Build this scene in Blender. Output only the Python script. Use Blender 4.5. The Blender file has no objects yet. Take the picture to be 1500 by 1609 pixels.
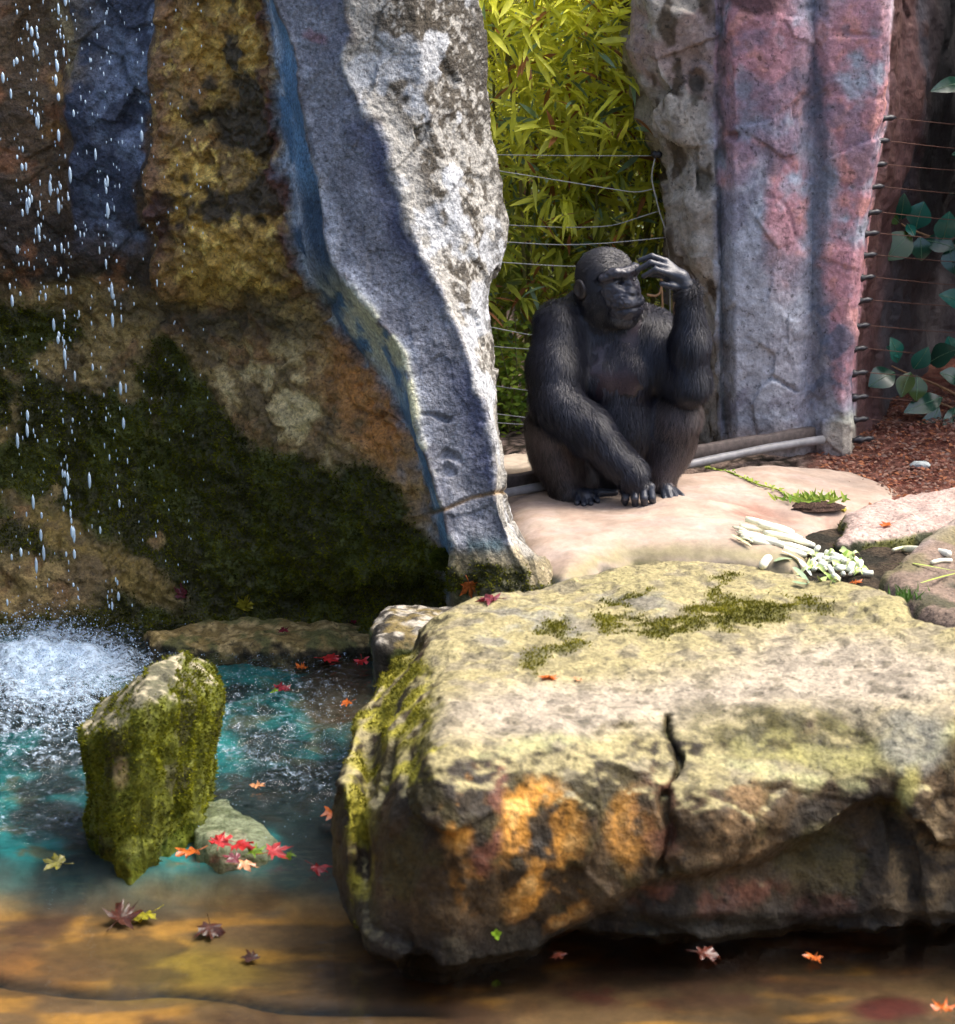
import bpy, math, random
import numpy as np
from mathutils import Vector, Matrix

random.seed(7)
RNG = np.random.default_rng(11)
R = math.radians
scene = bpy.context.scene
COL = scene.collection

# ------------------------------------------------------------------ camera
CAM_H, PITCH, FPX = 1.98, R(15.0), 3629.0
cam_data = bpy.data.cameras.new("camera")
cam_data.sensor_fit = 'HORIZONTAL'
cam_data.sensor_width = 36.0
cam_data.lens = 36.0 * FPX / 1500.0
cam_data.clip_end = 500.0
cam_data.dof.use_dof = True
cam_data.dof.focus_distance = 7.72
cam_data.dof.aperture_fstop = 4.5
cam = bpy.data.objects.new("camera", cam_data)
cam.location = (0, 0, CAM_H)
cam.rotation_euler = (R(90) - PITCH, 0, 0)
COL.objects.link(cam)
scene.camera = cam

# ------------------------------------------------------------------ light
SUN_DIR = Vector((0.60, 0.09, 1.0)).normalized()          # towards the sun
elev = math.asin(SUN_DIR.z)
azim = math.atan2(SUN_DIR.x, SUN_DIR.y)
world = bpy.data.worlds.new("World")
scene.world = world
world.use_nodes = True
wn = world.node_tree
sky = wn.nodes.new('ShaderNodeTexSky')
sky.sky_type = 'NISHITA'
sky.sun_disc = False
sky.sun_elevation = elev
sky.sun_rotation = azim
sky.air_density = 0.8
sky.dust_density = 5.0
sky.ozone_density = 0.6
bg = wn.nodes['Background']
bg.inputs['Strength'].default_value = 0.15
wn.links.new(sky.outputs[0], bg.inputs['Color'])
sun_data = bpy.data.lights.new("sun", 'SUN')
sun_data.energy = 1.5
sun_data.angle = R(34.0)
sun_data.color = (1.0, 0.95, 0.88)
sun = bpy.data.objects.new("sun", sun_data)
sun.rotation_euler = SUN_DIR.to_track_quat('Z', 'Y').to_euler()
COL.objects.link(sun)
vs = scene.view_settings
vs.view_transform = 'Standard'
vs.look = 'None'
vs.exposure = 1.5
vs.gamma = 1.0
vs.use_curve_mapping = False
scene.render.engine = 'CYCLES'
scene.cycles.use_denoising = True
scene.cycles.max_bounces = 5
scene.cycles.use_adaptive_sampling = True
scene.cycles.adaptive_threshold = 0.02
scene.cycles.transparent_max_bounces = 12
scene.cycles.sample_clamp_indirect = 4.0

# ------------------------------------------------------------------ measuring helpers
CP, SP = math.cos(PITCH), math.sin(PITCH)

def ray(px, py):
    a = (np.asarray(px, float) - 750.0) / FPX
    b = (804.5 - np.asarray(py, float)) / FPX
    return a, CP + b * SP, -SP + b * CP

def at(px, py, Y):
    """point of the place at depth Y that was measured at (px, py) in the photograph"""
    a, dy, dz = ray(px, py)
    t = np.asarray(Y, float) / dy
    return np.stack(np.broadcast_arrays(a * t, Y + 0 * t, CAM_H + dz * t), -1)

def on(px, py, z):
    """the same on the level z"""
    a, dy, dz = ray(px, py)
    t = (np.asarray(z, float) - CAM_H) / dz
    return np.stack(np.broadcast_arrays(a * t, dy * t, z + 0 * t), -1)

def measure(V):
    x, y, z = V[:, 0], V[:, 1], V[:, 2] - CAM_H
    d = y * CP - z * SP
    u = y * SP + z * CP
    return 750 + FPX * x / d, 804.5 - FPX * u / d

def sstep(a, b, x):
    t = np.clip((x - a) / (b - a), 0, 1)
    return t * t * (3 - 2 * t)

def lerp(a, b, t):
    return a + (b - a) * t

def _hash(ix, iy, iz, seed):
    h = (ix * 374761393 + iy * 668265263 + iz * 1440662683 + seed * 974711 + 12345) & 0xFFFFFFFF
    h = ((h ^ (h >> 13)) * 1274126177) & 0xFFFFFFFF
    h = ((h ^ (h >> 16)) * 2246822519) & 0xFFFFFFFF
    return ((h ^ (h >> 15)) & 0xFFFFFF) / float(0xFFFFFF)

_ROT = np.array([[.36, .48, -.80], [-.80, .60, 0.0], [.48, .64, .60]])
def vnoise(P, seed=0):
    P = np.asarray(P, float) @ _ROT
    i = np.floor(P).astype(np.int64)
    f = P - i
    f = f * f * f * (f * (f * 6 - 15) + 10)
    x, y, z = i[..., 0], i[..., 1], i[..., 2]
    fx, fy, fz = f[..., 0], f[..., 1], f[..., 2]
    out = 0
    for dx in (0, 1):
        for dy in (0, 1):
            for dz in (0, 1):
                w = (fx if dx else 1 - fx) * (fy if dy else 1 - fy) * (fz if dz else 1 - fz)
                out = out + w * _hash(x + dx, y + dy, z + dz, seed)
    return out

def fbm(P, scale, octv=4, seed=0, gain=0.5):
    P = np.asarray(P, float) * scale
    s, a, tot = 0, 1.0, 0
    for k in range(octv):
        s = s + a * vnoise(P * 2.03 ** k + 17.3 * k, seed + k)
        tot += a
        a *= gain
    return s / tot            # about 0..1, mean .5

def facet(P, scale, seed=0):
    """piecewise flat relief: every cell is a tilted plane, about -.5...5"""
    P = np.asarray(P, float) @ _ROT * scale
    i = np.floor(P).astype(np.int64)
    best = np.full(len(P), 1e9); out = np.zeros(len(P))
    for dx in (-1, 0, 1):
        for dy in (-1, 0, 1):
            for dz in (-1, 0, 1):
                c = i + np.array([dx, dy, dz])
                h = [_hash(c[:, 0], c[:, 1], c[:, 2], seed + k) for k in range(7)]
                d = P - c - np.stack(h[:3], -1)
                q = (d * d).sum(1)
                v = (d * (np.stack(h[3:6], -1) - .5)).sum(1) * 1.6 + (h[6] - .5) * .25
                m = q < best
                best = np.where(m, q, best); out = np.where(m, v, out)
    return out

def ridged(P, scale, octv=3, seed=0):
    P = np.asarray(P, float) * scale
    s, a, tot = 0, 1.0, 0
    for k in range(octv):
        s = s + a * (1 - np.abs(2 * vnoise(P * 2.1 ** k + 9.1 * k, seed + k) - 1))
        tot += a
        a *= 0.5
    return s / tot

def blob(px, py, cx, cy, rx, ry, ang=0.0, soft=0.35):
    """1 inside an ellipse, soft edge"""
    c, s = math.cos(R(ang)), math.sin(R(ang))
    dx, dy = px - cx, py - cy
    u, v = (dx * c + dy * s) / rx, (-dx * s + dy * c) / ry
    return 1 - sstep(1 - soft, 1 + soft, np.sqrt(u * u + v * v))

def mixc(base, col, w):
    w = np.clip(w, 0, 1)[:, None]
    return base * (1 - w) + np.asarray(col, float)[None, :3] * w

# ------------------------------------------------------------------ object helpers
def mk(name, V, F, mat, parent=None, col=None, smooth=True, attrs=None):
    V = np.asarray(V, np.float32)
    me = bpy.data.meshes.new(name)
    if isinstance(F, np.ndarray):
        n, k = F.shape
        loops = F.reshape(-1).astype(np.int32)
        starts = np.arange(n, dtype=np.int32) * k
    else:
        n = len(F)
        loops = np.array([i for f in F for i in f], np.int32)
        lens = np.array([len(f) for f in F], np.int32)
        starts = np.concatenate([[0], np.cumsum(lens)[:-1]]).astype(np.int32)
    me.vertices.add(len(V))
    me.vertices.foreach_set('co', V.reshape(-1))
    me.loops.add(len(loops))
    me.loops.foreach_set('vertex_index', loops)
    me.polygons.add(n)
    me.polygons.foreach_set('loop_start', starts)
    me.update(calc_edges=True)
    me.validate()
    if smooth:
        me.polygons.foreach_set('use_smooth', np.ones(len(me.polygons), bool))
    if col is not None:
        a = me.color_attributes.new('pigment', 'FLOAT_COLOR', 'POINT')
        c4 = np.ones((len(V), 4), np.float32)
        c4[:, :3] = col
        a.data.foreach_set('color', c4.reshape(-1))
    for k_, v_ in (attrs or {}).items():
        a = me.attributes.new(k_, 'FLOAT', 'POINT')
        a.data.foreach_set('value', np.asarray(v_, np.float32))
    if mat is not None:
        me.materials.append(mat)
    o = bpy.data.objects.new(name, me)
    COL.objects.link(o)
    if parent is not None:
        o.parent = parent
    return o

def tag(o, label=None, cat=None, group=None, kind=None):
    if label: o['label'] = label
    if cat: o['category'] = cat
    if group: o['group'] = group
    if kind: o['kind'] = kind
    return o

def thing(name, label, cat, loc=(0, 0, 0), group=None):
    o = bpy.data.objects.new(name, None)
    o.empty_display_size = 0.05
    o.location = loc
    COL.objects.link(o)
    tag(o, label, cat, group)
    return o

def part(name, V, F, mat, root, **kw):
    """child whose vertices are given in place coordinates"""
    V = np.asarray(V, float) - np.array(root.location)
    return mk(name, V, F, mat, root, **kw)

def place(name, V, F, mat, **kw):
    """single-mesh thing with its origin at its base"""
    V = np.asarray(V, float)
    o = np.array([V[:, 0].mean(), V[:, 1].mean(), V[:, 2].min()])
    ob = mk(name, V - o, F, mat, **kw)
    ob.location = o
    return ob

def grid_faces(nr, nc):
    i = np.arange((nr - 1) * (nc - 1))
    r, c = i // (nc - 1), i % (nc - 1)
    a = r * nc + c
    return np.stack([a, a + 1, a + nc + 1, a + nc], -1)

def vnormals(V, F):
    n = np.zeros_like(V)
    a, b, c = V[F[:, 0]], V[F[:, 1]], V[F[:, 2]]
    fn = np.cross(b - a, c - a)
    if F.shape[1] == 4:
        fn = fn + np.cross(c - a, V[F[:, 3]] - a)
    for k in range(F.shape[1]):
        for d in range(3):
            n[:, d] += np.bincount(F[:, k], fn[:, d], len(V))
    return n / np.maximum(np.linalg.norm(n, axis=1, keepdims=True), 1e-12)

def surface_nets(Fd, org, h):
    ins = Fd < 0
    c = [(i, j, k) for i in (0, 1) for j in (0, 1) for k in (0, 1)]
    nx, ny, nz = Fd.shape
    sl = lambda o: (slice(o[0], nx - 1 + o[0]), slice(o[1], ny - 1 + o[1]), slice(o[2], nz - 1 + o[2]))
    cnt = sum(ins[sl(o)].astype(np.int8) for o in c)
    act = (cnt > 0) & (cnt < 8)
    ci = np.argwhere(act)
    idx = -np.ones(act.shape, np.int64)
    idx[act] = np.arange(len(ci))
    vals = {o: Fd[ci[:, 0] + o[0], ci[:, 1] + o[1], ci[:, 2] + o[2]] for o in c}
    acc = np.zeros((len(ci), 3)); num = np.zeros(len(ci))
    for o in c:
        for ax in range(3):
            if o[ax] == 0:
                o2 = list(o); o2[ax] = 1; o2 = tuple(o2)
                va, vb = vals[o], vals[o2]
                m = (va < 0) != (vb < 0)
                t = np.where(m, va / np.where(m, va - vb, 1), 0)
                p = np.tile(np.array(o, float), (len(ci), 1))
                p[:, ax] += t
                acc += p * m[:, None]; num += m
    V = (ci + acc / np.maximum(num, 1)[:, None]) * h + np.asarray(org)
    quads = []
    for ax in range(3):
        a1, a2 = (ax + 1) % 3, (ax + 2) % 3
        s0 = [slice(1, -1)] * 3; s1 = [slice(1, -1)] * 3
        s0[ax] = slice(0, -1); s1[ax] = slice(1, None)
        A, B = ins[tuple(s0)], ins[tuple(s1)]
        e = np.argwhere(A != B)
        flip = A[e[:, 0], e[:, 1], e[:, 2]]
        e = e + np.array([0 if d == ax else 1 for d in range(3)])
        q = []
        for (d1, d2) in ((0, 0), (-1, 0), (-1, -1), (0, -1)):
            g = e.copy(); g[:, a1] += d1; g[:, a2] += d2
            q.append(idx[g[:, 0], g[:, 1], g[:, 2]])
        q = np.stack(q, -1)
        q[~flip] = q[~flip][:, ::-1]
        quads.append(q)
    Q = np.concatenate(quads)
    Q = Q[(Q >= 0).all(1)]
    return V, Q

def smin(a, b, k):
    h = np.maximum(k - np.abs(a - b), 0) / k
    return np.minimum(a, b) - h * h * k * 0.25

def smax(a, b, k):
    return -smin(-a, -b, k)

def poly_sd(px, py, poly):
    """signed distance (negative inside) to a polygon in plan"""
    poly = np.asarray(poly, float)
    d = np.full(px.shape, 1e9); inside = np.zeros(px.shape, bool)
    n = len(poly)
    for i in range(n):
        a, b = poly[i], poly[(i + 1) % n]
        e = b - a
        wx, wy = px - a[0], py - a[1]
        t = np.clip((wx * e[0] + wy * e[1]) / (e @ e + 1e-12), 0, 1)
        d = np.minimum(d, (wx - e[0] * t) ** 2 + (wy - e[1] * t) ** 2)
        cond = ((a[1] > py) != (b[1] > py)) & (px < (b[0] - a[0]) * (py - a[1]) / (b[1] - a[1] + 1e-12) + a[0])
        inside ^= cond
    d = np.sqrt(d)
    return np.where(inside, -d, d)

def varea(V, F):
    a = np.linalg.norm(np.cross(V[F[:, 2]] - V[F[:, 0]], V[F[:, 3]] - V[F[:, 1]]), axis=1) * .5
    return sum(np.bincount(F[:, k], a, len(V)) for k in range(4)) * .25

def taubin(V, F, it=2):
    E = np.concatenate([F[:, [i, (i + 1) % F.shape[1]]] for i in range(F.shape[1])])
    deg = np.maximum(np.bincount(E[:, 0], minlength=len(V)), 1)[:, None]
    for k in range(it):
        for lam in (0.5, -0.52):
            s = np.stack([np.bincount(E[:, 0], V[E[:, 1], d], len(V)) for d in range(3)], -1)
            V = V + lam * (s / deg - V)
    return V

def tube(pts, radii, seg=8, cap=True):
    P = np.asarray(pts, float); n = len(P)
    rad = np.broadcast_to(np.asarray(radii, float), (n,))
    T = np.gradient(P, axis=0)
    T /= np.maximum(np.linalg.norm(T, axis=1, keepdims=True), 1e-9)
    up = np.array([0, 0, 1.0]) if abs(T[0, 2]) < 0.9 else np.array([1.0, 0, 0])
    V = []
    for i in range(n):
        s = np.cross(T[i], up); s /= max(np.linalg.norm(s), 1e-9)
        u = np.cross(s, T[i]); up = u
        for k in range(seg):
            a = 2 * math.pi * k / seg
            V.append(P[i] + rad[i] * (math.cos(a) * s + math.sin(a) * u))
    F = []
    for i in range(n - 1):
        for k in range(seg):
            k2 = (k + 1) % seg
            F.append((i * seg + k, i * seg + k2, (i + 1) * seg + k2, (i + 1) * seg + k))
    if cap:
        F.append(tuple(range(seg))[::-1])
        F.append(tuple((n - 1) * seg + k for k in range(seg)))
    return np.array(V), F

def spline(pts, n):
    P = np.asarray(pts, float)
    t = np.linspace(0, len(P) - 1, n)
    out = np.stack([np.interp(t, np.arange(len(P)), P[:, d]) for d in range(P.shape[1])], -1)
    k = max(1, n // (len(P) * 3))
    for _ in range(3):
        pad = np.concatenate([out[:1].repeat(k, 0), out, out[-1:].repeat(k, 0)])
        sm = np.stack([np.convolve(pad[:, d], np.ones(2 * k + 1) / (2 * k + 1), 'valid') for d in range(out.shape[1])], -1)
        sm[0], sm[-1] = out[0], out[-1]
        out = sm
    return out

class Bag:
    """collects pieces of ONE object"""
    def __init__(s): s.V, s.F, s.C, s.n = [], [], [], 0
    def add(s, V, F, c=None):
        V = np.asarray(V, float)
        s.V.append(V); s.F += [tuple(int(i) + s.n for i in f) for f in F]
        if c is not None: s.C.append(np.tile(np.asarray(c, float)[:3], (len(V), 1)))
        s.n += len(V)
    def arr(s): return np.concatenate(s.V), s.F, (np.concatenate(s.C) if s.C else None)

# ------------------------------------------------------------------ materials
def new_mat(name):
    m = bpy.data.materials.new(name); m.use_nodes = True
    nt = m.node_tree
    return m, nt, nt.nodes['Principled BSDF'], nt.nodes['Material Output']

def node(nt, t, **kw):
    n = nt.nodes.new(t)
    for k, v in kw.items():
        if k.startswith('i_'):
            n.inputs[k[2:].replace('_', ' ')].default_value = v
        else:
            setattr(n, k, v)
    return n

def noise_tex(nt, scale, detail=4, rough=0.6, vec=None, dist=0.0):
    n = node(nt, 'ShaderNodeTexNoise')
    n.inputs['Scale'].default_value = scale
    n.inputs['Detail'].default_value = detail
    n.inputs['Roughness'].default_value = rough
    n.inputs['Distortion'].default_value = dist
    if vec is None:
        vec = node(nt, 'ShaderNodeNewGeometry').outputs['Position']
    nt.links.new(vec, n.inputs['Vector'])
    return n.outputs['Fac']

def math_n(nt, op, a, b=None):
    n = node(nt, 'ShaderNodeMath', operation=op)
    for i, v in enumerate((a, b)):
        if v is None: continue
        if isinstance(v, (int, float)): n.inputs[i].default_value = v
        else: nt.links.new(v, n.inputs[i])
    return n.outputs[0]

def remap(nt, v, a, b, c, d):
    n = node(nt, 'ShaderNodeMapRange')
    nt.links.new(v, n.inputs[0])
    for i, x in enumerate((a, b, c, d)): n.inputs[i + 1].default_value = x
    return n.outputs[0]

def scale_col(nt, col, fac):
    n = node(nt, 'ShaderNodeVectorMath', operation='SCALE')
    nt.links.new(col, n.inputs[0])
    nt.links.new(fac, n.inputs['Scale'])
    return n.outputs[0]

def bump(nt, h, strength, dist, prev=None):
    n = node(nt, 'ShaderNodeBump')
    n.inputs['Strength'].default_value = strength
    n.inputs['Distance'].default_value = dist
    nt.links.new(h, n.inputs['Height'])
    if prev is not None: nt.links.new(prev, n.inputs['Normal'])
    return n.outputs[0]

def pigment_mat(name, rough=(0.6, 0.95), spec=0.3, grain=(120, 0.65, 1.3), bumps=((60, .5, .01), (220, .5, .004)), trans=0.0, sheen=0.0, pits=0):
    m, nt, b, out = new_mat(name)
    att = node(nt, 'ShaderNodeAttribute', attribute_name='pigment')
    g = noise_tex(nt, grain[0], 3, 0.7)
    g2 = noise_tex(nt, grain[0] * 0.18, 3, 0.6)
    f = math_n(nt, 'MULTIPLY', remap(nt, g, .3, .7, grain[1], grain[2]), remap(nt, g2, .3, .7, .82, 1.16))
    if pits:
        sp_ = noise_tex(nt, pits, 3, .6)
        f = math_n(nt, 'MULTIPLY', f, remap(nt, sp_, .60, .68, 1.0, .45))
    c = scale_col(nt, att.outputs['Color'], f)
    nt.links.new(c, b.inputs['Base Color'])
    nt.links.new(remap(nt, g2, .3, .7, rough[0], rough[1]), b.inputs['Roughness'])
    b.inputs['Specular IOR Level'].default_value = spec
    if sheen: b.inputs['Sheen Weight'].default_value = sheen
    prev = None
    for (s, st, d) in bumps:
        prev = bump(nt, noise_tex(nt, s, 4, 0.6), st, d, prev)
    if prev is not None: nt.links.new(prev, b.inputs['Normal'])
    if trans:
        t = node(nt, 'ShaderNodeBsdfTranslucent')
        nt.links.new(c, t.inputs['Color'])
        mx = node(nt, 'ShaderNodeMixShader'); mx.inputs[0].default_value = trans
        nt.links.new(b.outputs[0], mx.inputs[1]); nt.links.new(t.outputs[0], mx.inputs[2])
        nt.links.new(mx.outputs[0], out.inputs['Surface'])
    return m

def plain_mat(name, col, rough=0.6, spec=0.4, metal=0.0, var=0.25, scale=40, bmp=0.2, trans=0.0):
    m, nt, b, out = new_mat(name)
    rgb = node(nt, 'ShaderNodeRGB'); rgb.outputs[0].default_value = (*col, 1)
    oi = node(nt, 'ShaderNodeObjectInfo')
    g = noise_tex(nt, scale, 5, 0.6)
    f = math_n(nt, 'MULTIPLY', remap(nt, g, .3, .7, 1 - var, 1 + var), remap(nt, oi.outputs['Random'], 0, 1, .85, 1.12))
    c = scale_col(nt, rgb.outputs[0], f)
    nt.links.new(c, b.inputs['Base Color'])
    b.inputs['Roughness'].default_value = rough
    b.inputs['Specular IOR Level'].default_value = spec
    b.inputs['Metallic'].default_value = metal
    if bmp: nt.links.new(bump(nt, g, bmp, .004), b.inputs['Normal'])
    if trans:
        t = node(nt, 'ShaderNodeBsdfTranslucent')
        nt.links.new(c, t.inputs['Color'])
        mx = node(nt, 'ShaderNodeMixShader'); mx.inputs[0].default_value = trans
        nt.links.new(b.outputs[0], mx.inputs[1]); nt.links.new(t.outputs[0], mx.inputs[2])
        nt.links.new(mx.outputs[0], out.inputs['Surface'])
    return m

M_ROCK = pigment_mat('rock', (0.55, 0.95), .3, (80, .58, 1.42), ((44, .9, .011), (110, .5, .003)), pits=58)
M_TOWER = pigment_mat('wet_rock', (0.38, 0.85), .4, (85, .48, 1.55), ((52, 1.0, .012), (120, .6, .004)), pits=60)
M_WALL = pigment_mat('cast_rock', (0.55, 0.9), .3, (65, .68, 1.3), ((40, .8, .008), (110, .4, .003)), pits=44)
M_SLAB = pigment_mat('slab_stone', (0.6, 0.9), .3, (40, .86, 1.14), ((28, .4, .007),))
M_SOIL = pigment_mat('soil', (0.8, 1.0), .2, (70, .4, 1.6), ((40, .8, .02), (140, .8, .01)))
M_MOSS = pigment_mat('moss', (0.8, 1.0), .15, (60, .6, 1.4), ((120, .8, .008),), trans=.25)
M_LEAF = pigment_mat('bamboo_leaf', (0.35, 0.6), .45, (30, .85, 1.15), (), trans=.5)
M_BED = pigment_mat('pool_floor', (0.5, 0.9), .3, (26, .78, 1.22), ((22, .35, .008),))

# ------------------------------------------------------------------ moss tufts
def moss_tufts(name, V, N, w, count, root, cols, length=(.006, .014), width=.0035):
    p = np.clip(w, 0, None); p = p / p.sum()
    i = RNG.choice(len(V), count, p=p)   # w is already weighted by area
    jit = RNG.normal(0, .0065, (count, 3))
    jit -= N[i] * (jit * N[i]).sum(1, keepdims=True)
    base = V[i] + jit
    d = N[i] + RNG.normal(0, .55, (count, 3)) + np.array([0, 0, .25])
    d /= np.linalg.norm(d, axis=1, keepdims=True)
    s = np.cross(d, RNG.normal(0, 1, (count, 3)))
    s /= np.linalg.norm(s, axis=1, keepdims=True)
    L = RNG.uniform(*length, count)[:, None]
    W = width * RNG.uniform(.6, 1.3, count)[:, None]
    b0 = base - N[i] * .002
    VV = np.stack([b0 - s * W, b0 + s * W, base + d * L], 1).reshape(-1, 3)
    FF = np.arange(count * 3).reshape(-1, 3)
    t = RNG.uniform(0, 1, count)[:, None]
    pat = fbm(base, 14, 3, 5)[:, None]
    c = lerp(np.asarray(cols[0])[None], np.asarray(cols[1])[None], np.clip(t * .5 + (pat - .3) * 1.1, 0, 1))
    o = part(name, VV, FF, M_MOSS, root, col=np.repeat(c, 3, 0), smooth=False)
    o['kind'] = 'stuff'
    return o

# ------------------------------------------------------------------ sheets built from measured ridge lines
def sheet(lines, py0, py1, step, widths):
    rows = np.arange(py0, py1 + step, step, dtype=float)
    PX, YY = [], []
    for l in lines:
        l = sorted(l)
        a = np.array(l, float)
        px = np.interp(rows, a[:, 0], a[:, 1]); yy = np.interp(rows, a[:, 0], a[:, 2])
        k = 9
        ker = np.hanning(2 * k + 3)[1:-1]; ker /= ker.sum()
        sm = lambda q: np.convolve(np.pad(q, k, mode='edge'), ker, 'valid')
        PX.append(sm(px)); YY.append(sm(yy))
    cols_px, cols_y, U = [], [], []
    for i in range(len(lines) - 1):
        for t in np.linspace(0, 1, widths[i], endpoint=False):
            cols_px.append(lerp(PX[i], PX[i + 1], t)); cols_y.append(lerp(YY[i], YY[i + 1], t)); U.append(i + t)
    cols_px.append(PX[-1]); cols_y.append(YY[-1]); U.append(len(lines) - 1)
    px = np.stack(cols_px, 1); yy = np.stack(cols_y, 1)
    ker = np.array([1, 2, 3, 2, 1.]); ker /= ker.sum()
    yp = np.pad(yy, ((0, 0), (2, 2)), mode='edge')
    yy = sum(ker[k] * yp[:, k:k + yy.shape[1]] for k in range(5))
    py = np.repeat(rows[:, None], px.shape[1], 1)
    u = np.repeat(np.array(U)[None], len(rows), 0)
    V = at(px, py, yy).reshape(-1, 3)
    F = grid_faces(len(rows), px.shape[1])
    return V, F, u.reshape(-1), px.reshape(-1), py.reshape(-1)

# ================================================================== THE SETTING
WATER_Z = -0.45

# ---- ground: one sheet, lower under the pool
def ground_z(x, y):
    back = sstep(6.3, 7.7, y)
    right = sstep(0.55, 0.95, x) * sstep(5.6, 6.5, y)
    z = lerp(-0.95, -0.07, np.maximum(np.where(x > -0.15, back, 0) * sstep(-.25, .15, x), right))
    z = np.where(y > 8.1, np.maximum(z, lerp(z, -0.05, sstep(8.1, 8.6, y))), z)
    return z + .07 * sstep(1.2, 1.9, x) * sstep(7.6, 9.0, y)
gx = np.concatenate([[-80, -30, -12, -6], np.arange(-3, 3.001, .02), [6, 12, 30, 80]])
gy = np.concatenate([[-80, -30, -10, -2, 2], np.arange(4, 11.2, .02), [14, 30, 80, 160]])
GX, GY = np.meshgrid(gx, gy)
GV = np.stack([GX, GY, ground_z(GX, GY)], -1).reshape(-1, 3)
gn = fbm(GV * np.array([1, 1, .2]), 6, 4, 3) - .5
GV[:, 2] += gn * .05
gpx, gpy = measure(GV)
gc = np.tile(np.array([[.055, .04, .026]]), (len(GV), 1))
gc = mixc(gc, (.02, .018, .012), sstep(.45, .6, fbm(GV, 9, 3, 8)))
mul = sstep(1.15, 1.3, GV[:, 0]) * sstep(7.5, 7.8, GV[:, 1])
gc = mixc(gc, (.20, .085, .06), mul * .9)
gc = mixc(gc, (.10, .03, .02), mul * sstep(.5, .62, fbm(GV, 25, 3, 2)))
gc = mixc(gc, (.33, .24, .19), sstep(.4, .6, fbm(GV, 40, 2, 31)) * (1 - mul) * sstep(8.0, 8.25, GV[:, 1]) * .9)
ground = mk('ground', GV, grid_faces(len(gy), len(gx)), M_SOIL, col=gc)
tag(ground, 'dark soil and red brown leaf mulch behind the rocks', 'ground', kind='structure')

# ---- pool floor: smooth concrete near, rough shelf below the cascade painted teal for reflected sky
bx = np.arange(-3.0, 2.6, .012); by = np.arange(3.2, 7.9, .012)
BX, BY = np.meshgrid(bx, by)
BV = np.stack([BX, BY, np.full_like(BX, -0.58)], -1).reshape(-1, 3)
bpx, bpy_ = measure(BV)
up = sstep(5.46, 5.66, BV[:, 1] + .20 * (fbm(BV, 2, 2, 4) - .5))
BV[:, 2] += .085 * up + up * .07 * (fbm(BV, 7, 4, 9) - .5) + (1 - up) * .02 * (fbm(BV, 3, 3, 12) - .5)
ledge = np.exp(-((bpy_ - 1004 - .012 * (bpx - 400) - 8 * (fbm(BV, 6, 2, 19) - .5)) / 11.0) ** 2) * sstep(215, 300, bpx) * (1 - sstep(570, 610, bpx))
BV[:, 2] += ledge * .13 * (.6 + .7 * fbm(BV, 9, 3, 22))
shelf = sstep(1000, 975, bpy_)
BV[:, 2] += shelf * .045 * sstep(200, 300, bpx)
jl = 1538 + (bpx - 0) * .085 + 8 * (fbm(BV, 5, 2, 6) - .5) + 6 * np.sin(bpx / 60)
joint = np.exp(-((bpy_ - jl) / 7.0) ** 2) * sstep(760, 600, bpx)
BV[:, 2] -= joint * .03
nb = fbm(BV, 3.2, 4, 40); nb2 = fbm(BV, 11, 4, 41); nb3 = fbm(BV * np.array([.35, 1, 1]), 9, 4, 42)
bc = np.tile(np.array([[.20, .11, .045]]), (len(BV), 1))
bc = mixc(bc, (.52, .24, .04), sstep(.48, .64, nb3) * .85)
bc = mixc(bc, (.075, .03, .016), sstep(.52, .66, nb) * .8)
bc = mixc(bc, (.34, .22, .02), blob(bpx, bpy_, 260, 1525, 150, 40, 0, .7) * .75)
bc = mixc(bc, (.34, .14, .03), blob(bpx, bpy_, 90, 1525, 110, 30, 0, .7) * .8)
bc = mixc(bc, (.12, .02, .012), np.clip(blob(bpx, bpy_, 1110, 1560, 210, 26, 0, .7) * sstep(.4, .6, nb2) + blob(bpx, bpy_, 1400, 1585, 60, 20), 0, 1))
bc *= .60
bc = mixc(bc, (.010, .009, .007), np.clip(joint * 1.5, 0, 1))
teal = np.stack([.002 + .008 * nb2, .040 + .19 * nb2, .048 + .18 * nb2], -1)  # teal pigment stands in for the sky tint on the water
bc = bc * (1 - up[:, None]) + teal * up[:, None]
bc = mixc(bc, (.10, .09, .04), up * sstep(.55, .68, nb2) * .8)
bc = mixc(bc, (.008, .010, .012), up * sstep(.44, .58, nb) * .92)
bc = mixc(bc, (.05, .028, .012), (1 - up) * sstep(.50, .62, fbm(BV * np.array([.5, 1, 1]), 7, 4, 47)) * .75)
bc = mixc(bc, (.36, .25, .08), np.clip(ledge * 1.8, 0, 1) * sstep(.35, .55, nb2))
bc = mixc(bc, (.07, .075, .02), shelf * sstep(.4, .6, nb2))
bc = mixc(bc, (.09, .055, .03), up * blob(bpx, bpy_, 530, 1130, 60, 60) * .9)
pool_floor = mk('pool_bed', BV, grid_faces(len(by), len(bx)), M_BED, col=bc)
tag(pool_floor, 'shallow tan pool floor turning to shelf painted teal for reflected sky', 'pool floor', kind='structure')

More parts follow.
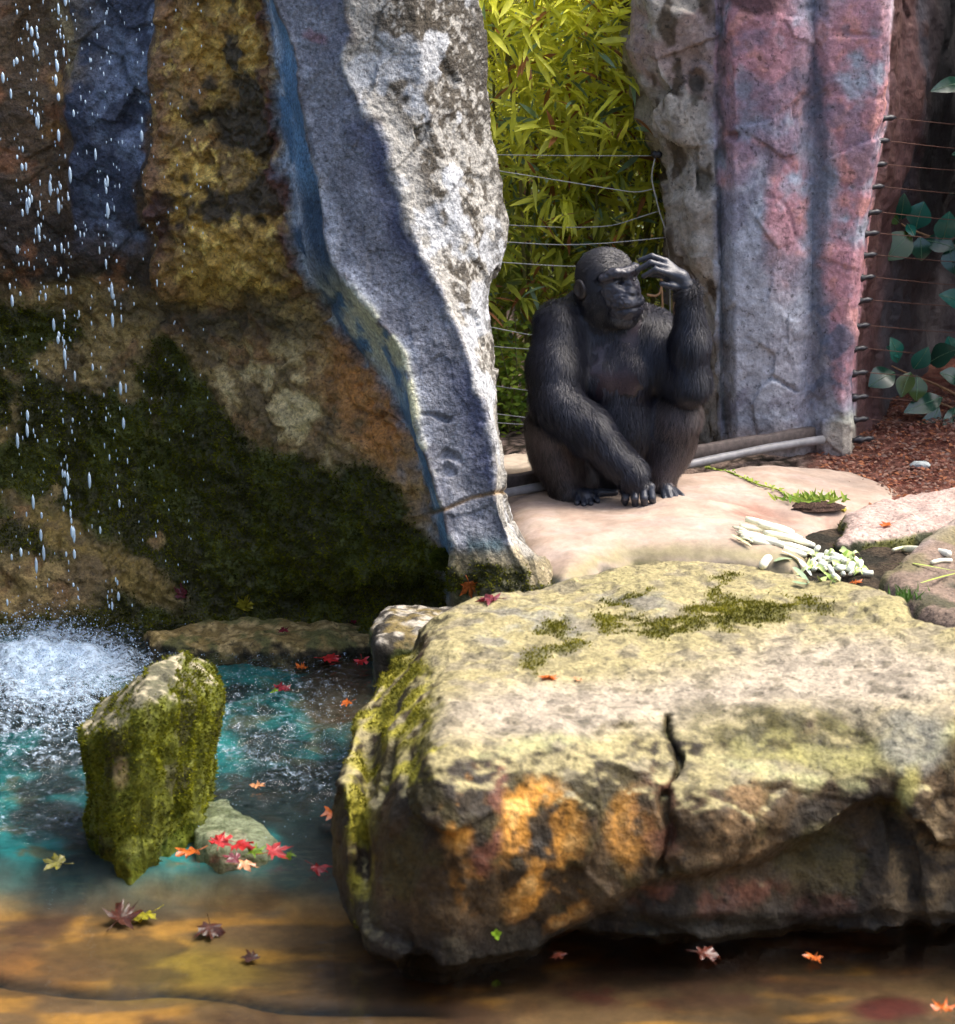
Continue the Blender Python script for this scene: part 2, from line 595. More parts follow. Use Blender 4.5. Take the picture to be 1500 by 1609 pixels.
# ---- water
m, nt, b, out = new_mat('pool_water')
nt.nodes.remove(b)
trn = node(nt, 'ShaderNodeBsdfTransparent'); trn.inputs[0].default_value = (.90, .95, .94, 1)
gl = node(nt, 'ShaderNodeBsdfGlossy'); gl.inputs['Roughness'].default_value = .03
gl.inputs['Color'].default_value = (1, 1, 1, 1)
fr = node(nt, 'ShaderNodeFresnel'); fr.inputs['IOR'].default_value = 1.33
rip = noise_tex(nt, 55, 3, .6)
mapn = node(nt, 'ShaderNodeMapping'); mapn.inputs['Scale'].default_value = (6, 16, 1)
nt.links.new(node(nt, 'ShaderNodeNewGeometry').outputs['Position'], mapn.inputs['Vector'])
rip2 = noise_tex(nt, 1.0, 3, .5, mapn.outputs[0])
chop = node(nt, 'ShaderNodeAttribute', attribute_name='chop')
h = math_n(nt, 'ADD', math_n(nt, 'MULTIPLY', rip, math_n(nt, 'MULTIPLY', chop.outputs['Fac'], .012)), math_n(nt, 'MULTIPLY', rip2, .0016))
bn = node(nt, 'ShaderNodeBump'); bn.inputs['Strength'].default_value = 1.0; bn.inputs['Distance'].default_value = 1.0
nt.links.new(h, bn.inputs['Height'])
nt.links.new(bn.outputs[0], gl.inputs['Normal']); nt.links.new(bn.outputs[0], fr.inputs['Normal'])
mx = node(nt, 'ShaderNodeMixShader')
nt.links.new(fr.outputs[0], mx.inputs[0]); nt.links.new(trn.outputs[0], mx.inputs[1]); nt.links.new(gl.outputs[0], mx.inputs[2])
foam_glint_a = node(nt, 'ShaderNodeAttribute', attribute_name='foam_glint')          # aerated water, and pale flecks for glints on the shelf
fleck = noise_tex(nt, 42, 6, .7, None, .5)
ff = remap(nt, math_n(nt, 'ADD', math_n(nt, 'MULTIPLY', foam_glint_a.outputs['Fac'], .42), fleck), .60, .92, 0, .9)
fd = node(nt, 'ShaderNodeBsdfPrincipled'); fd.inputs['Base Color'].default_value = (.62, .78, .95, 1); fd.inputs['Roughness'].default_value = .35
nt.links.new(bn.outputs[0], fd.inputs['Normal'])
mx2 = node(nt, 'ShaderNodeMixShader')
nt.links.new(ff, mx2.inputs[0]); nt.links.new(mx.outputs[0], mx2.inputs[1]); nt.links.new(fd.outputs[0], mx2.inputs[2])
nt.links.new(mx2.outputs[0], out.inputs['Surface'])
M_WATER = m
wx = np.arange(-3.0, 2.6, .01); wy = np.arange(3.2, 7.8, .01)
WX, WY = np.meshgrid(wx, wy)
WV = np.stack([WX, WY, np.full_like(WX, WATER_Z)], -1).reshape(-1, 3)
wpx, wpy = measure(WV)
chopv = sstep(1350, 1200, wpy) * sstep(640, 540, wpx)
chopv = np.clip(chopv + sstep(260, 60, wpx) * sstep(1400, 1250, wpy), 0, 1)
imp = np.array(on(70, 1040, WATER_Z))
dist = np.hypot(WV[:, 0] - imp[0], WV[:, 1] - imp[1])
WV[:, 2] += chopv * (.030 * (fbm(WV, 11, 3, 70) - .5) + .022 * (fbm(WV, 34, 3, 71) - .5) + .012 * np.sin(dist * 42 + 6 * fbm(WV, 5, 2, 3)) * np.exp(-dist * 1.1))
WV[:, 2] += .05 * np.exp(-(dist / .22) ** 2) * fbm(WV, 18, 3, 73)
fm = fbm(WV, 7, 4, 75); fm2 = fbm(WV * np.array([1, 1.6, 1]), 4, 3, 76)
foam_glint = np.exp(-(np.hypot((wpx - 75) / 150, (wpy - 1050) / 62)) ** 2) * (.35 + 1.1 * fm)
foam_glint = np.maximum(foam_glint, np.exp(-(np.hypot((wpx - 40) / 150, (wpy - 1120) / 90)) ** 2) * (.05 + .75 * fm2))
foam_glint = np.maximum(foam_glint, .10 * chopv * sstep(.42, .62, fm2) + .05 * chopv)  # pale flecks painted over the rippled shelf as sun sparkle
foam_glint = np.maximum(foam_glint, chopv * .26 * np.exp(-((wpy - np.interp(wpx, [320, 420, 560], [1165, 1195, 1255])) / 14) ** 2) * sstep(310, 340, wpx))  # light arc of the same sparkle, painted as a pale streak
foam_glint = np.where(wpy > 1345, foam_glint * sstep(1420, 1345, wpy), foam_glint)
foam_glint = foam_glint - .5 * (1 - chopv) - .4 * sstep(1022, 1008, wpy) * sstep(210, 270, wpx)
WV[:, 2] += np.clip(foam_glint, 0, 1) * .05 * (fbm(WV, 16, 3, 78) - .3) * sstep(260, 150, wpx)
water = mk('water', WV, grid_faces(len(wy), len(wx)), M_WATER, attrs={'chop': chopv, 'foam_glint': foam_glint})
tag(water, 'clear pool water rippling below the small waterfall', 'water', kind='structure')

# ---- rear rock wall behind the planting
yy, zz = np.meshgrid(np.arange(-7, 7, .08), np.arange(-.3, 4.0, .08))
RV = np.stack([yy, 11.6 - .012 * yy ** 2 * 4, zz], -1).reshape(-1, 3)
RV[:, 1] += .5 * (fbm(RV, .9, 4, 50) - .5)
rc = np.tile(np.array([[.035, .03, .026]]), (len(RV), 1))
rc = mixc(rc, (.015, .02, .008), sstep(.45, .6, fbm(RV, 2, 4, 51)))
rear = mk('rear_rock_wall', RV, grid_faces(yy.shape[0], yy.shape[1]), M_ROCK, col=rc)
tag(rear, 'dark rock wall in shade behind the bamboo', 'rock wall', kind='thing')

# ================================================================== ROCK TOWER WITH THE WATERFALL
tower_lines = [
    [(-300, -420, 8.3), (400, -420, 8.3), (700, -420, 8.1), (1040, -420, 7.7)],
    [(-300, -60, 7.95), (0, -60, 7.95), (400, -50, 7.95), (520, -50, 8.05), (760, -50, 7.95), (850, -50, 7.75), (960, -50, 7.62), (1040, -50, 7.55)],
    [(-300, 85, 7.92), (0, 88, 7.92), (300, 92, 7.95), (420, 95, 7.95), (500, 100, 8.05), (760, 100, 7.95), (850, 110, 7.72), (960, 120, 7.62), (1040, 120, 7.5)],
    [(-300, 112, 7.80), (0, 112, 7.80), (300, 112, 7.84), (400, 125, 7.90), (500, 130, 8.02), (760, 130, 7.90), (850, 150, 7.70), (960, 170, 7.62), (1040, 170, 7.5)],
    [(-300, 250, 7.70), (0, 246, 7.72), (90, 240, 7.74), (200, 230, 7.76), (330, 222, 7.80), (420, 238, 7.82), (490, 238, 7.90), (600, 235, 7.90), (760, 235, 7.82), (900, 250, 7.68), (960, 260, 7.63), (1040, 260, 7.5)],
    [(-300, 262, 7.62), (0, 258, 7.64), (200, 243, 7.66), (330, 236, 7.68), (420, 250, 7.68), (445, 255, 7.72), (485, 258, 7.83), (600, 260, 7.84), (760, 262, 7.78), (900, 275, 7.67), (960, 280, 7.62), (1040, 280, 7.5)],
    [(-300, 350, 7.60), (0, 345, 7.60), (200, 345, 7.60), (400, 360, 7.56), (432, 362, 7.58), (475, 370, 7.70), (520, 372, 7.72), (620, 380, 7.66), (760, 400, 7.58), (880, 420, 7.55), (960, 440, 7.60), (1040, 440, 7.45)],
    [(-300, 412, 7.50), (0, 420, 7.50), (100, 430, 7.49), (200, 440, 7.48), (300, 452, 7.46), (400, 470, 7.42), (440, 482, 7.45), (470, 500, 7.52), (530, 540, 7.46), (580, 595, 7.34), (650, 630, 7.24), (700, 652, 7.16), (780, 672, 7.08), (850, 690, 7.05), (890, 700, 7.06), (960, 700, 7.30), (1040, 700, 7.2)],
    [(-300, 414, 7.30), (0, 430, 7.30), (70, 460, 7.28), (150, 470, 7.27), (220, 490, 7.25), (330, 506, 7.22), (400, 517, 7.18), (450, 542, 7.14), (480, 572, 7.10), (550, 632, 7.05), (620, 643, 7.0), (680, 660, 6.96), (760, 682, 6.90), (830, 702, 6.87), (860, 712, 6.86), (920, 715, 6.86), (960, 715, 6.95), (1040, 715, 6.9)],
    [(-300, 470, 7.26), (0, 480, 7.26), (200, 530, 7.22), (400, 590, 7.14), (550, 680, 7.03), (700, 710, 6.95), (800, 738, 6.88), (850, 755, 6.84), (900, 780, 6.80), (960, 790, 6.74), (1040, 790, 6.6)],
    [(-300, 545, 7.20), (0, 548, 7.20), (60, 552, 7.20), (95, 538, 7.21), (130, 550, 7.2), (190, 582, 7.17), (270, 622, 7.14), (330, 640, 7.12), (400, 662, 7.09), (480, 702, 7.05), (530, 722, 7.02), (600, 746, 6.98), (680, 772, 6.93), (760, 776, 6.88), (800, 780, 6.86), (850, 800, 6.83), (900, 830, 6.78), (960, 840, 6.70), (1040, 840, 6.55)],
    [(-300, 640, 7.24), (0, 650, 7.24), (200, 680, 7.22), (350, 720, 7.20), (450, 732, 7.14), (550, 755, 7.06), (650, 768, 7.0), (760, 786, 6.94), (820, 795, 6.90), (860, 825, 6.86), (900, 850, 6.82), (960, 865, 6.74), (1040, 865, 6.6)],
    [(-300, 745, 7.50), (0, 752, 7.50), (60, 762, 7.50), (150, 765, 7.48), (220, 772, 7.46), (280, 786, 7.44), (350, 799, 7.42), (420, 788, 7.36), (470, 766, 7.30), (560, 776, 7.22), (640, 776, 7.16), (700, 784, 7.12), (780, 797, 7.05), (830, 808, 7.0), (870, 842, 6.94), (900, 870, 6.90), (930, 888, 6.86), (1040, 900, 6.7)],
    [(-300, 735, 7.75), (0, 740, 7.75), (200, 755, 7.72), (350, 775, 7.70), (470, 750, 7.56), (640, 762, 7.42), (780, 783, 7.32), (870, 825, 7.2), (930, 870, 7.12), (1040, 880, 7.0)],
    [(-300, 600, 8.3), (200, 600, 8.3), (600, 620, 8.0), (800, 660, 7.8), (1040, 700, 7.5)],
]
tw = [50, 44, 14, 50, 10, 52, 80, 24, 28, 32, 40, 44, 14, 16]
TV, TF, tu, tpx, tpy = sheet(tower_lines, -300, 1040, 2.7, [max(6, int(w * .95)) for w in tw[:14]])
uc = 26 * (fbm(np.stack([tpx / 120, 0 * tpx, 0 * tpx], -1), 1, 3, 77) - .5) + 10 * np.sin(tpx / 70)
TN = vnormals(TV, TF)
if TN[:, 1].mean() > 0: TF = TF[:, ::-1]; TN = -TN
wpx_ = tpx + 34 * (fbm(TV, 3.5, 3, 90) - .5) + 22 * (fbm(TV, 16, 3, 91) - .5)
wpy_ = tpy + 40 * (fbm(TV, 3.5, 3, 92) - .5) + 26 * (fbm(TV, 16, 3, 93) - .5)
n1, n2, n3 = fbm(TV, 4, 4, 100), fbm(TV, 14, 4, 101), fbm(TV, 45, 3, 102)
u_ = tu + .5 * (fbm(TV, 10, 4, 95) - .5)
# pigment zones
in_slate = sstep(7.95, 8.08, u_) * (1 - sstep(9.9, 10.1, u_))
in_strip = sstep(6.88, 7.25, u_) * (1 - sstep(7.9, 8.02, u_))
in_right = sstep(9.95, 10.15, u_)
in_left = 1 - sstep(6.95, 7.1, u_)
low = sstep(440, 475, wpy_ + uc)
band = sstep(2.7, 3.0, u_) * (1 - sstep(3.95, 4.1, u_)) * (1 - sstep(330, 430, wpy_))
gold = sstep(4.3, 4.9, u_) * in_left * (1 - low)
# moss on the slope: everything low and left, its upper border read along a line
mx_line = np.interp(wpx_, [-60, 60, 140, 210, 260, 300, 360, 420, 520, 560, 610, 680, 760, 900],
                    [470, 470, 500, 560, 520, 570, 640, 705, 745, 715, 745, 850, 900, 925])
moss = sstep(-18, 26, wpy_ - mx_line) * in_left
moss *= 1 - .85 * blob(wpx_, wpy_, 250, 850, 16, 12) 
moss = np.maximum(moss, blob(wpx_, wpy_, 845, 930, 70, 10) * .9)
moss = np.maximum(moss, blob(wpx_, wpy_, 765, 912, 60, 24) * .95)
moss *= 1 - .9 * sstep(.53, .62, n1) * blob(wpx_, wpy_, 110, 640, 130, 230)
moss *= 1 - blob(wpx_, wpy_, 160, 870, 150, 30, 32) * .85
moss *= 1 - .9 * blob(wpx_, wpy_, 60, 920, 120, 50)
# relief
disp = .028 * (n1 - .5)
disp += (gold * .9 + (1 - gold) * low * in_left * .7 + .4 * in_left) * (.026 * (ridged(TV, 15, 3, 110) - .5) + .034 * (fbm(TV, 34, 2, 113) - .5))
disp += in_left * .05 * (fbm(TV, 7, 3, 114) - .5)
disp += in_slate * (.010 * (n2 - .5) + .005 * (n3 - .5)) + in_right * (.016 * (n2 - .5) + .008 * (n3 - .5))
disp += moss * (.035 * (fbm(TV, 13, 4, 112) - .35) + .016 * (n3 - .5))
ridgeE = np.exp(-((u_ - 10.0) / .14) ** 2) * .008 + np.exp(-((u_ - 8.0) / .16) ** 2) * .008
disp += ridgeE * (.5 + n2)
pits = blob(wpx_, wpy_, 705, 720, 22, 10) + blob(wpx_, wpy_, 700, 742, 16, 7) + blob(wpx_, wpy_, 700, 650, 30, 5)
disp -= np.clip(pits, 0, 1) * .02 * sstep(.4, .6, n2)
crack = np.exp(-((tpy - np.interp(tpx, [660, 700, 740, 790], [812, 800, 782, 772])) / 3.0) ** 2) * sstep(655, 690, tpx) * sstep(6.5, 7, tu)
disp -= crack * .012
disp += .035 * facet(TV, 5.5, 150) * (in_left * (1 - moss) + .25 * in_slate + .5 * in_right)
ck = sstep(.945, .985, ridged(TV + .04 * fbm(TV, 9, 2, 152)[:, None], 1.9, 1, 151)) * (1 - moss)
disp -= ck * .005
TV = TV + TN * disp[:, None]
TN = vnormals(TV, TF)
# colour
tc = np.tile(np.array([[.12, .075, .038]]), (len(TV), 1))                       # damp brown
tc = mixc(tc, (.032, .024, .018), sstep(.42, .6, n1) * .8)
tc = mixc(tc, (.26, .11, .045), sstep(.57, .68, fbm(TV, 7, 4, 120)) * in_left * .8)
tc = mixc(tc, (.045, .055, .085), band)
tc = mixc(tc, (.16, .20, .28), band * sstep(.5, .66, n2) * sstep(2.9, 3.7, u_))
tc = mixc(tc, (.30, .22, .10), np.exp(-((tu - 2.5) / .55) ** 2) * (1 - sstep(100, 175, wpy_)) * sstep(.4, .55, n2) * in_left)
tc = mixc(tc, (.40, .22, .07), blob(wpx_, wpy_, 95, 128, 18, 18) * .9 + blob(wpx_, wpy_, 80, 200, 22, 14) * .5)
tc = mixc(tc, (.46, .28, .055), gold * (.35 + .65 * sstep(.36, .56, fbm(TV, 5, 4, 121))))
tc = mixc(tc, (.80, .56, .14), gold * sstep(.5, .64, n3) * sstep(.42, .6, n2))
tc = mixc(tc, (.06, .042, .018), gold * sstep(.52, .62, fbm(TV, 6, 4, 125)) * (1 - .7 * blob(wpx_, wpy_, 330, 410, 130, 40)))
tc = mixc(tc, (.15, .06, .05), np.exp(-((u_ - 4.9) / .35) ** 2) * .7 * (1 - low))
tc = mixc(tc, (.12, .045, .03), np.exp(-((u_ - 6.9) / .10) ** 2) * .8)
# lower buff and rust zone
lowz = low * in_left
tc = mixc(tc, (.36, .25, .09), lowz * (.4 + .6 * sstep(.4, .58, n2)))
tc = mixc(tc, (.58, .46, .22), lowz * sstep(.5, .62, n2) * blob(wpx_, wpy_, 470, 650, 130, 90, 25, .5))
tc = mixc(tc, (.46, .20, .05), lowz * blob(wpx_, wpy_, 590, 640, 60, 130, -28, .6) * sstep(.35, .55, n1 * .5 + n2 * .5))
tc = mixc(tc, (.40, .24, .08), lowz * blob(wpx_, wpy_, 665, 790, 45, 90, -12, .6) * .8)
tc = mixc(tc, (.03, .026, .015), lowz * blob(wpx_, wpy_, 330, 500, 180, 24, 8, .6) * .6)  # shade under the overhang painted as a dark patch
# blue strip
strip_c = np.stack([.06 + .10 * n2, .14 + .16 * n2, .24 + .20 * n2], -1)
tc = tc * (1 - in_strip[:, None]) + strip_c * in_strip[:, None]
tc = mixc(tc, (.02, .035, .06), in_strip * sstep(240, 330, wpy_) * (1 - sstep(450, 520, wpy_)) * .75)
tc = mixc(tc, (.42, .46, .50), in_strip * np.exp(-((u_ - 7.15) / .22) ** 2) * sstep(.45, .6, n2) * .9)
tc = mixc(tc, (.62, .60, .40), in_strip * sstep(.35, .55, n2) * blob(wpx_, wpy_, 590, 520, 55, 90, -35, .6) * .9)
# slate channel
sl = np.stack([.135 + .10 * n2, .14 + .105 * n2, .165 + .11 * n2], -1)
sl *= (.72 + .56 * fbm(TV * np.array([1, 1, .45]), 26, 3, 145))[:, None]
tc = tc * (1 - in_slate[:, None]) + sl * in_slate[:, None]
tc = mixc(tc, (.055, .065, .12), in_slate * sstep(8.9, 9.8, u_) * (1 - sstep(9.85, 10., u_)) * sstep(.38, .6, n1) * .85)
tc = mixc(tc, (.34, .37, .42), in_slate * (1 - sstep(8.05, 8.8, u_)) * sstep(.42, .6, n2) * .7)
tc = mixc(tc, (.36, .36, .38), in_slate * sstep(640, 840, wpy_) * sstep(.45, .6, n2) * .6)
tc = mixc(tc, (.24, .08, .09), in_slate * blob(wpx_, wpy_, 495, 60, 22, 12) * .5)
# lime edges
lime = np.exp(-((u_ - 8.0) / .07) ** 2) * (.25 + .6 * sstep(380, 480, wpy_)) + np.exp(-((u_ - 10.10) / .13) ** 2) * .75
tc = mixc(tc, (.66, .66, .62), np.clip(lime, 0, 1) * sstep(.38, .6, n2))
tc = mixc(tc, (.62, .60, .36), np.clip(np.exp(-((u_ - 7.95) / .16) ** 2), 0, 1) * sstep(430, 520, wpy_) * (1 - sstep(780, 840, wpy_)) * sstep(.4, .55, n2))
# right flank: pale stone with lichen
fl = np.stack([.21 + .16 * n2, .205 + .15 * n2, .185 + .13 * n2], -1)
tc = tc * (1 - in_right[:, None]) + fl * in_right[:, None]
lich = fbm(TV, 46, 3, 130, .65)
lw = sstep(.47, .56, lich + .55 * (fbm(TV, 5.5, 3, 131) - .5) + .14 * blob(tpx, tpy, 640, 90, 110, 170, 0, .7) - .005)
tc = mixc(tc, (.040, .031, .018), in_right * lw * sstep(10.2, 10.6, u_) * (1 - sstep(520, 640, wpy_)) * .95)
tc = mixc(tc, (.40, .42, .44), in_right * sstep(.56, .62, fbm(TV, 7, 4, 133)) * .8)
tc = mixc(tc, (.05, .045, .035), in_right * sstep(11.5, 11.9, u_) * sstep(.42, .55, lich) * .8)
tc = mixc(tc, (.03, .026, .022), ck * .3 * sstep(.4, .6, n2))
foot = sstep(850, 885, wpy_) * sstep(6.9, 7.6, u_)
tc = mixc(tc, (.17, .14, .075), foot)
tc = mixc(tc, (.30, .25, .15), foot * sstep(.5, .6, n2))
tc = mixc(tc, (.04, .09, .10), sstep(8.3, 8.6, u_) * (1 - sstep(9.6, 10, u_)) * np.exp(-((wpy_ - 858) / 14) ** 2) * .8)
tc = mixc(tc, (.28, .17, .06), crack * .9)
tc = mixc(tc, (.28, .19, .05), np.clip(blob(wpx_, wpy_, 160, 870, 150, 26, 32) + blob(wpx_, wpy_, 60, 830, 60, 14), 0, 1) * sstep(.4, .55, n2))
tc = mixc(tc, (.045, .043, .009), np.clip(moss * 1.1, 0, 1))
tc = mixc(tc, (.075, .085, .012), moss * sstep(.5, .64, fbm(TV, 8, 4, 140)) * .9)
tower = mk('rock_tower', TV, TF, M_TOWER, col=tc)
tag(tower, 'tall cast rock face with golden, slate blue and mossy bands behind the waterfall', 'rock face')
rowmask = (tpy > -120) & (tpx > -150) & (tu < 13.2)
pick = np.where(rowmask & (moss > .35))[0]
ar = varea(TV, TF)
moss_tufts('moss', TV[pick], TN[pick], (moss[pick] - .3) * ar[pick], 70000, tower, ((.022, .026, .004), (.22, .22, .012)))

# round moss cushion at the foot
mc = at(695, 879, 6.98)
th, ph = np.meshgrid(np.linspace(0, math.pi, 18), np.linspace(0, 2 * math.pi, 28))
sv = np.stack([np.sin(th) * np.cos(ph), np.sin(th) * np.sin(ph), np.cos(th)], -1).reshape(-1, 3)
mv = sv * np.array([.034, .034, .027]) * (1 + .25 * (fbm(sv, 4, 3, 5) - .5))[:, None] + mc
cush = place('moss_cushion', mv, grid_faces(28, 18), M_MOSS, col=np.tile([[.05, .06, .008]], (len(mv), 1)))
tag(cush, 'small round green moss cushion at foot of slate column', 'moss')
moss_tufts('moss_tuft', mv, sv, np.sin(th).reshape(-1) + .01, 2500, cush, ((.03, .04, .006), (.14, .16, .012)))

# ================================================================== PINK AND BLUE ROCK WALL
KL = [(-300, 978), (0, 978), (90, 981), (150, 1000), (200, 1020), (260, 1036), (330, 1048), (400, 1056), (450, 1068), (520, 1078), (600, 1085), (760, 1090)]
KR = [(-300, 1402), (0, 1398), (180, 1390), (300, 1370), (420, 1352), (520, 1342), (600, 1336), (700, 1339), (760, 1340)]
sh = lambda L, dx, Y: [(a, b_ + dx, Y) for a, b_ in L]
cst = lambda x, Y: [(-300, x, Y), (760, x, Y)]
wall_lines = [
    sh(KL, 40, 9.6), sh(KL, 4, 9.0), sh(KL, 0, 8.78), sh(KL, 14, 8.62), sh(KL, 46, 8.5),
    [(-300, 1122, 8.50), (300, 1122, 8.50), (760, 1132, 8.47)], [(-300, 1132, 8.52), (300, 1132, 8.52), (760, 1142, 8.48)],
    [(-300, 1146, 8.43), (760, 1156, 8.40)], cst(1215, 8.38), [(-300, 1262, 8.40), (760, 1250, 8.39)],
    [(-300, 1280, 8.45), (760, 1272, 8.43)], [(-300, 1308, 8.40), (760, 1292, 8.38)],
    sh(KR, -14, 8.36), sh(KR, 0, 8.38), sh(KR, 6, 8.60), sh(KR, 40, 8.85), sh(KR, 62, 9.0), sh(KR, 84, 9.25), sh(KR, 130, 9.9), sh(KR, 420, 10.4)]
ww = [6, 10, 12, 18, 26, 8, 8, 30, 26, 12, 16, 26, 10, 8, 20, 12, 12, 18, 40]
LV, LF, lu, lpx, lpy = sheet(wall_lines, -72, 760, 3.0, ww)
LN = vnormals(LV, LF)
if LN[:, 1].mean() > 0: LF = LF[:, ::-1]; LN = -LN
n1, n2, n3 = fbm(LV, 3.5, 4, 200), fbm(LV, 12, 4, 201), fbm(LV, 40, 3, 202)
gl_ = (1 - sstep(4.6, 5.4, lu))
disp = .03 * (n1 - .5) + .010 * (n2 - .5) + .008 * (n3 - .5)
disp += gl_ * (.09 * (fbm(LV, 6, 3, 205) - .5) + .02 * (ridged(LV, 13, 3, 206) - .5))
disp -= .05 * blob(lpx, lpy, 1095, 128, 12, 16) + .03 * blob(lpx, lpy, 1105, 290, 16, 20) + .03 * blob(lpx, lpy, 1150, 215, 10, 7)
disp += np.where(lu > 14, .09 * (fbm(LV * np.array([1, 1, .7]), 6, 3, 208) - .5), 0)
disp += .030 * facet(LV, 4.5, 230) * (.5 + gl_)
lck = sstep(.95, .985, ridged(LV + .05 * fbm(LV, 8, 2, 232)[:, None], 1.7, 1, 231))
disp -= lck * .004
LV = LV + LN * disp[:, None]
wx_ = lpx + 30 * (fbm(LV, 4, 3, 210) - .5) + 22 * (fbm(LV, 18, 3, 211) - .5)
wy_ = lpy + 50 * (fbm(LV, 4, 3, 212) - .5) + 22 * (fbm(LV, 18, 3, 213) - .5)
lc = np.stack([.30 + .16 * n2, .32 + .17 * n2, .37 + .19 * n2], -1)
pink = np.clip(blob(wx_, wy_, 1190, 80, 75, 150, 0, .4) + blob(wx_, wy_, 1345, 110, 70, 170, 0, .4) + blob(wx_, wy_, 1238, 330, 32, 120, 0, .4)
               + blob(wx_, wy_, 1340, 360, 40, 200, 4, .4) + blob(wx_, wy_, 1150, 250, 30, 60) * .6 + blob(wx_, wy_, 1330, 540, 22, 90) * .8, 0, 1)
pink *= sstep(.30, .48, n2 * .6 + n1 * .4)
lc = mixc(lc, (.50, .22, .24), pink * .85)
lc = mixc(lc, (.60, .29, .25), pink * sstep(.52, .64, n2) * .8)
lc = mixc(lc, (.17, .155, .21), sstep(.5, .62, fbm(LV, 9, 4, 220)) * .6)
lc = mixc(lc, (.10, .12, .16), np.exp(-((wx_ - np.interp(wy_, [0, 300, 600], [1275, 1285, 1290])) / 17) ** 2) * (1 - .5 * sstep(500, 600, wy_)) * .75)
lc = mixc(lc, (.09, .075, .06), np.exp(-((wx_ - 1140) / 9) ** 2) * sstep(330, 520, wy_) * sstep(.35, .55, n2) * .7)
lc = mixc(lc, (.05, .06, .05), np.exp(-((wx_ - 1130) / 6) ** 2) * .7)
lc = mixc(lc, (.38, .39, .42), blob(wx_, wy_, 1215, 520, 60, 130, 0, .6) * .55)
lc = mixc(lc, (.10, .13, .19), np.clip(sstep(.54, .64, n2) * blob(wx_, wy_, 1300, 560, 50, 110), 0, 1) * .8)
lc = mixc(lc, (.50, .52, .40), blob(wx_, wy_, 1340, 690, 50, 40) * .8)
gb = np.stack([.26 + .14 * n2, .235 + .13 * n2, .20 + .11 * n2], -1)
gl2 = 1 - sstep(4.7, 5.2, lu + .5 * (n2 - .5))
lc = lc * (1 - gl2[:, None]) + gb * gl2[:, None]
lc = mixc(lc, (.30, .20, .175), gl2 * sstep(.5, .6, fbm(LV, 5, 3, 225)) * .7 * sstep(300, 150, wy_))
lc = mixc(lc, (.07, .05, .03), gl2 * sstep(.55, .64, fbm(LV * np.array([1, 1, .5]), 11, 4, 226)) * .9)
lc = mixc(lc, (.05, .045, .03), gl2 * (blob(wx_, wy_, 1095, 130, 14, 20) + blob(wx_, wy_, 1108, 290, 18, 26)) * .8)
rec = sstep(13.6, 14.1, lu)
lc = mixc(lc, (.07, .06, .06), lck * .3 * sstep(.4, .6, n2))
lc = mixc(lc, (.085, .042, .04), rec)  # recess coloured darker, shade of the plants put into the pigment
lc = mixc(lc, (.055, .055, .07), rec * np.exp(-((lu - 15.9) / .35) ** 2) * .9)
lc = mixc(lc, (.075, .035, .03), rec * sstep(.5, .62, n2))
lc = mixc(lc, (.015, .013, .015), sstep(15.2, 16.8, lu + .6 * (n1 - .5)))  # far end painted near black for the deep corner shade
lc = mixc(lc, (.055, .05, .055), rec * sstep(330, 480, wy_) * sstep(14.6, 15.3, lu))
lc = mixc(lc, (.045, .02, .018), blob(wx_, wy_, 1185, 0, 45, 22) * .8)
lc = mixc(lc, (.30, .23, .19), sstep(655, 690, wy_) * (1 - rec) * (1 - gl2) * .6)
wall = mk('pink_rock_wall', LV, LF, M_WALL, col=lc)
tag(wall, 'upright cast rock wall with pink and blue grey stains behind the ape', 'rock wall', kind='thing')

# ================================================================== LOOSE AND FLAT ROCKS
def rock(name, poly, ztop, zbot, h=.010, k=.10, bulge=None, carve=None, noise=((3, .05), (11, .02), (40, .006)), seed=0, flare=0.0, fac=((5, .02),)):
    """stone from its plan outline: poly in plan, ztop(x, y), bulge(z) outward"""
    poly = np.asarray(poly)[:, :2]
    pad = .14
    lo = np.array([poly[:, 0].min() - pad, poly[:, 1].min() - pad, zbot - .05])
    zt_max = .30
    hi = np.array([poly[:, 0].max() + pad, poly[:, 1].max() + pad, zt_max])
    n = np.ceil((hi - lo) / h).astype(int) + 1
    xs, ys, zs = [lo[d] + np.arange(n[d]) * h for d in range(3)]
    X2, Y2 = np.meshgrid(xs, ys, indexing='ij')
    d2 = poly_sd(X2, Y2, poly)
    zt = ztop(X2, Y2, d2)
    X, Y, Z = np.meshgrid(xs, ys, zs, indexing='ij')
    bul = (bulge(X, Y, Z) if bulge is not None else 0) + flare * (zt[:, :, None] - Z)
    F = smax(np.broadcast_to(d2[:, :, None], X.shape) - bul, Z - zt[:, :, None], k)
    F = smax(F, zbot - Z, .02)
    if carve is not None: F = carve(F, X, Y, Z)
    V, Q = surface_nets(F.astype(np.float32), lo, h)
    V = taubin(V, Q, 2)
    N = vnormals(V, Q)
    for (s, a) in fac:
        V = V + N * (a * facet(V, s, seed + 7) * (1 - .75 * sstep(.5, .85, N[:, 2])))[:, None]
    V = taubin(V, Q, 1)
    for (s, a) in noise:
        V = V + N * (a * (fbm(V, s, 3, seed + int(s)) - .5))[:, None]
    return V, Q, vnormals(V, Q)

def plan(pts, z):
    return np.array([on(a, b_, z)[:2] for a, b_ in pts])

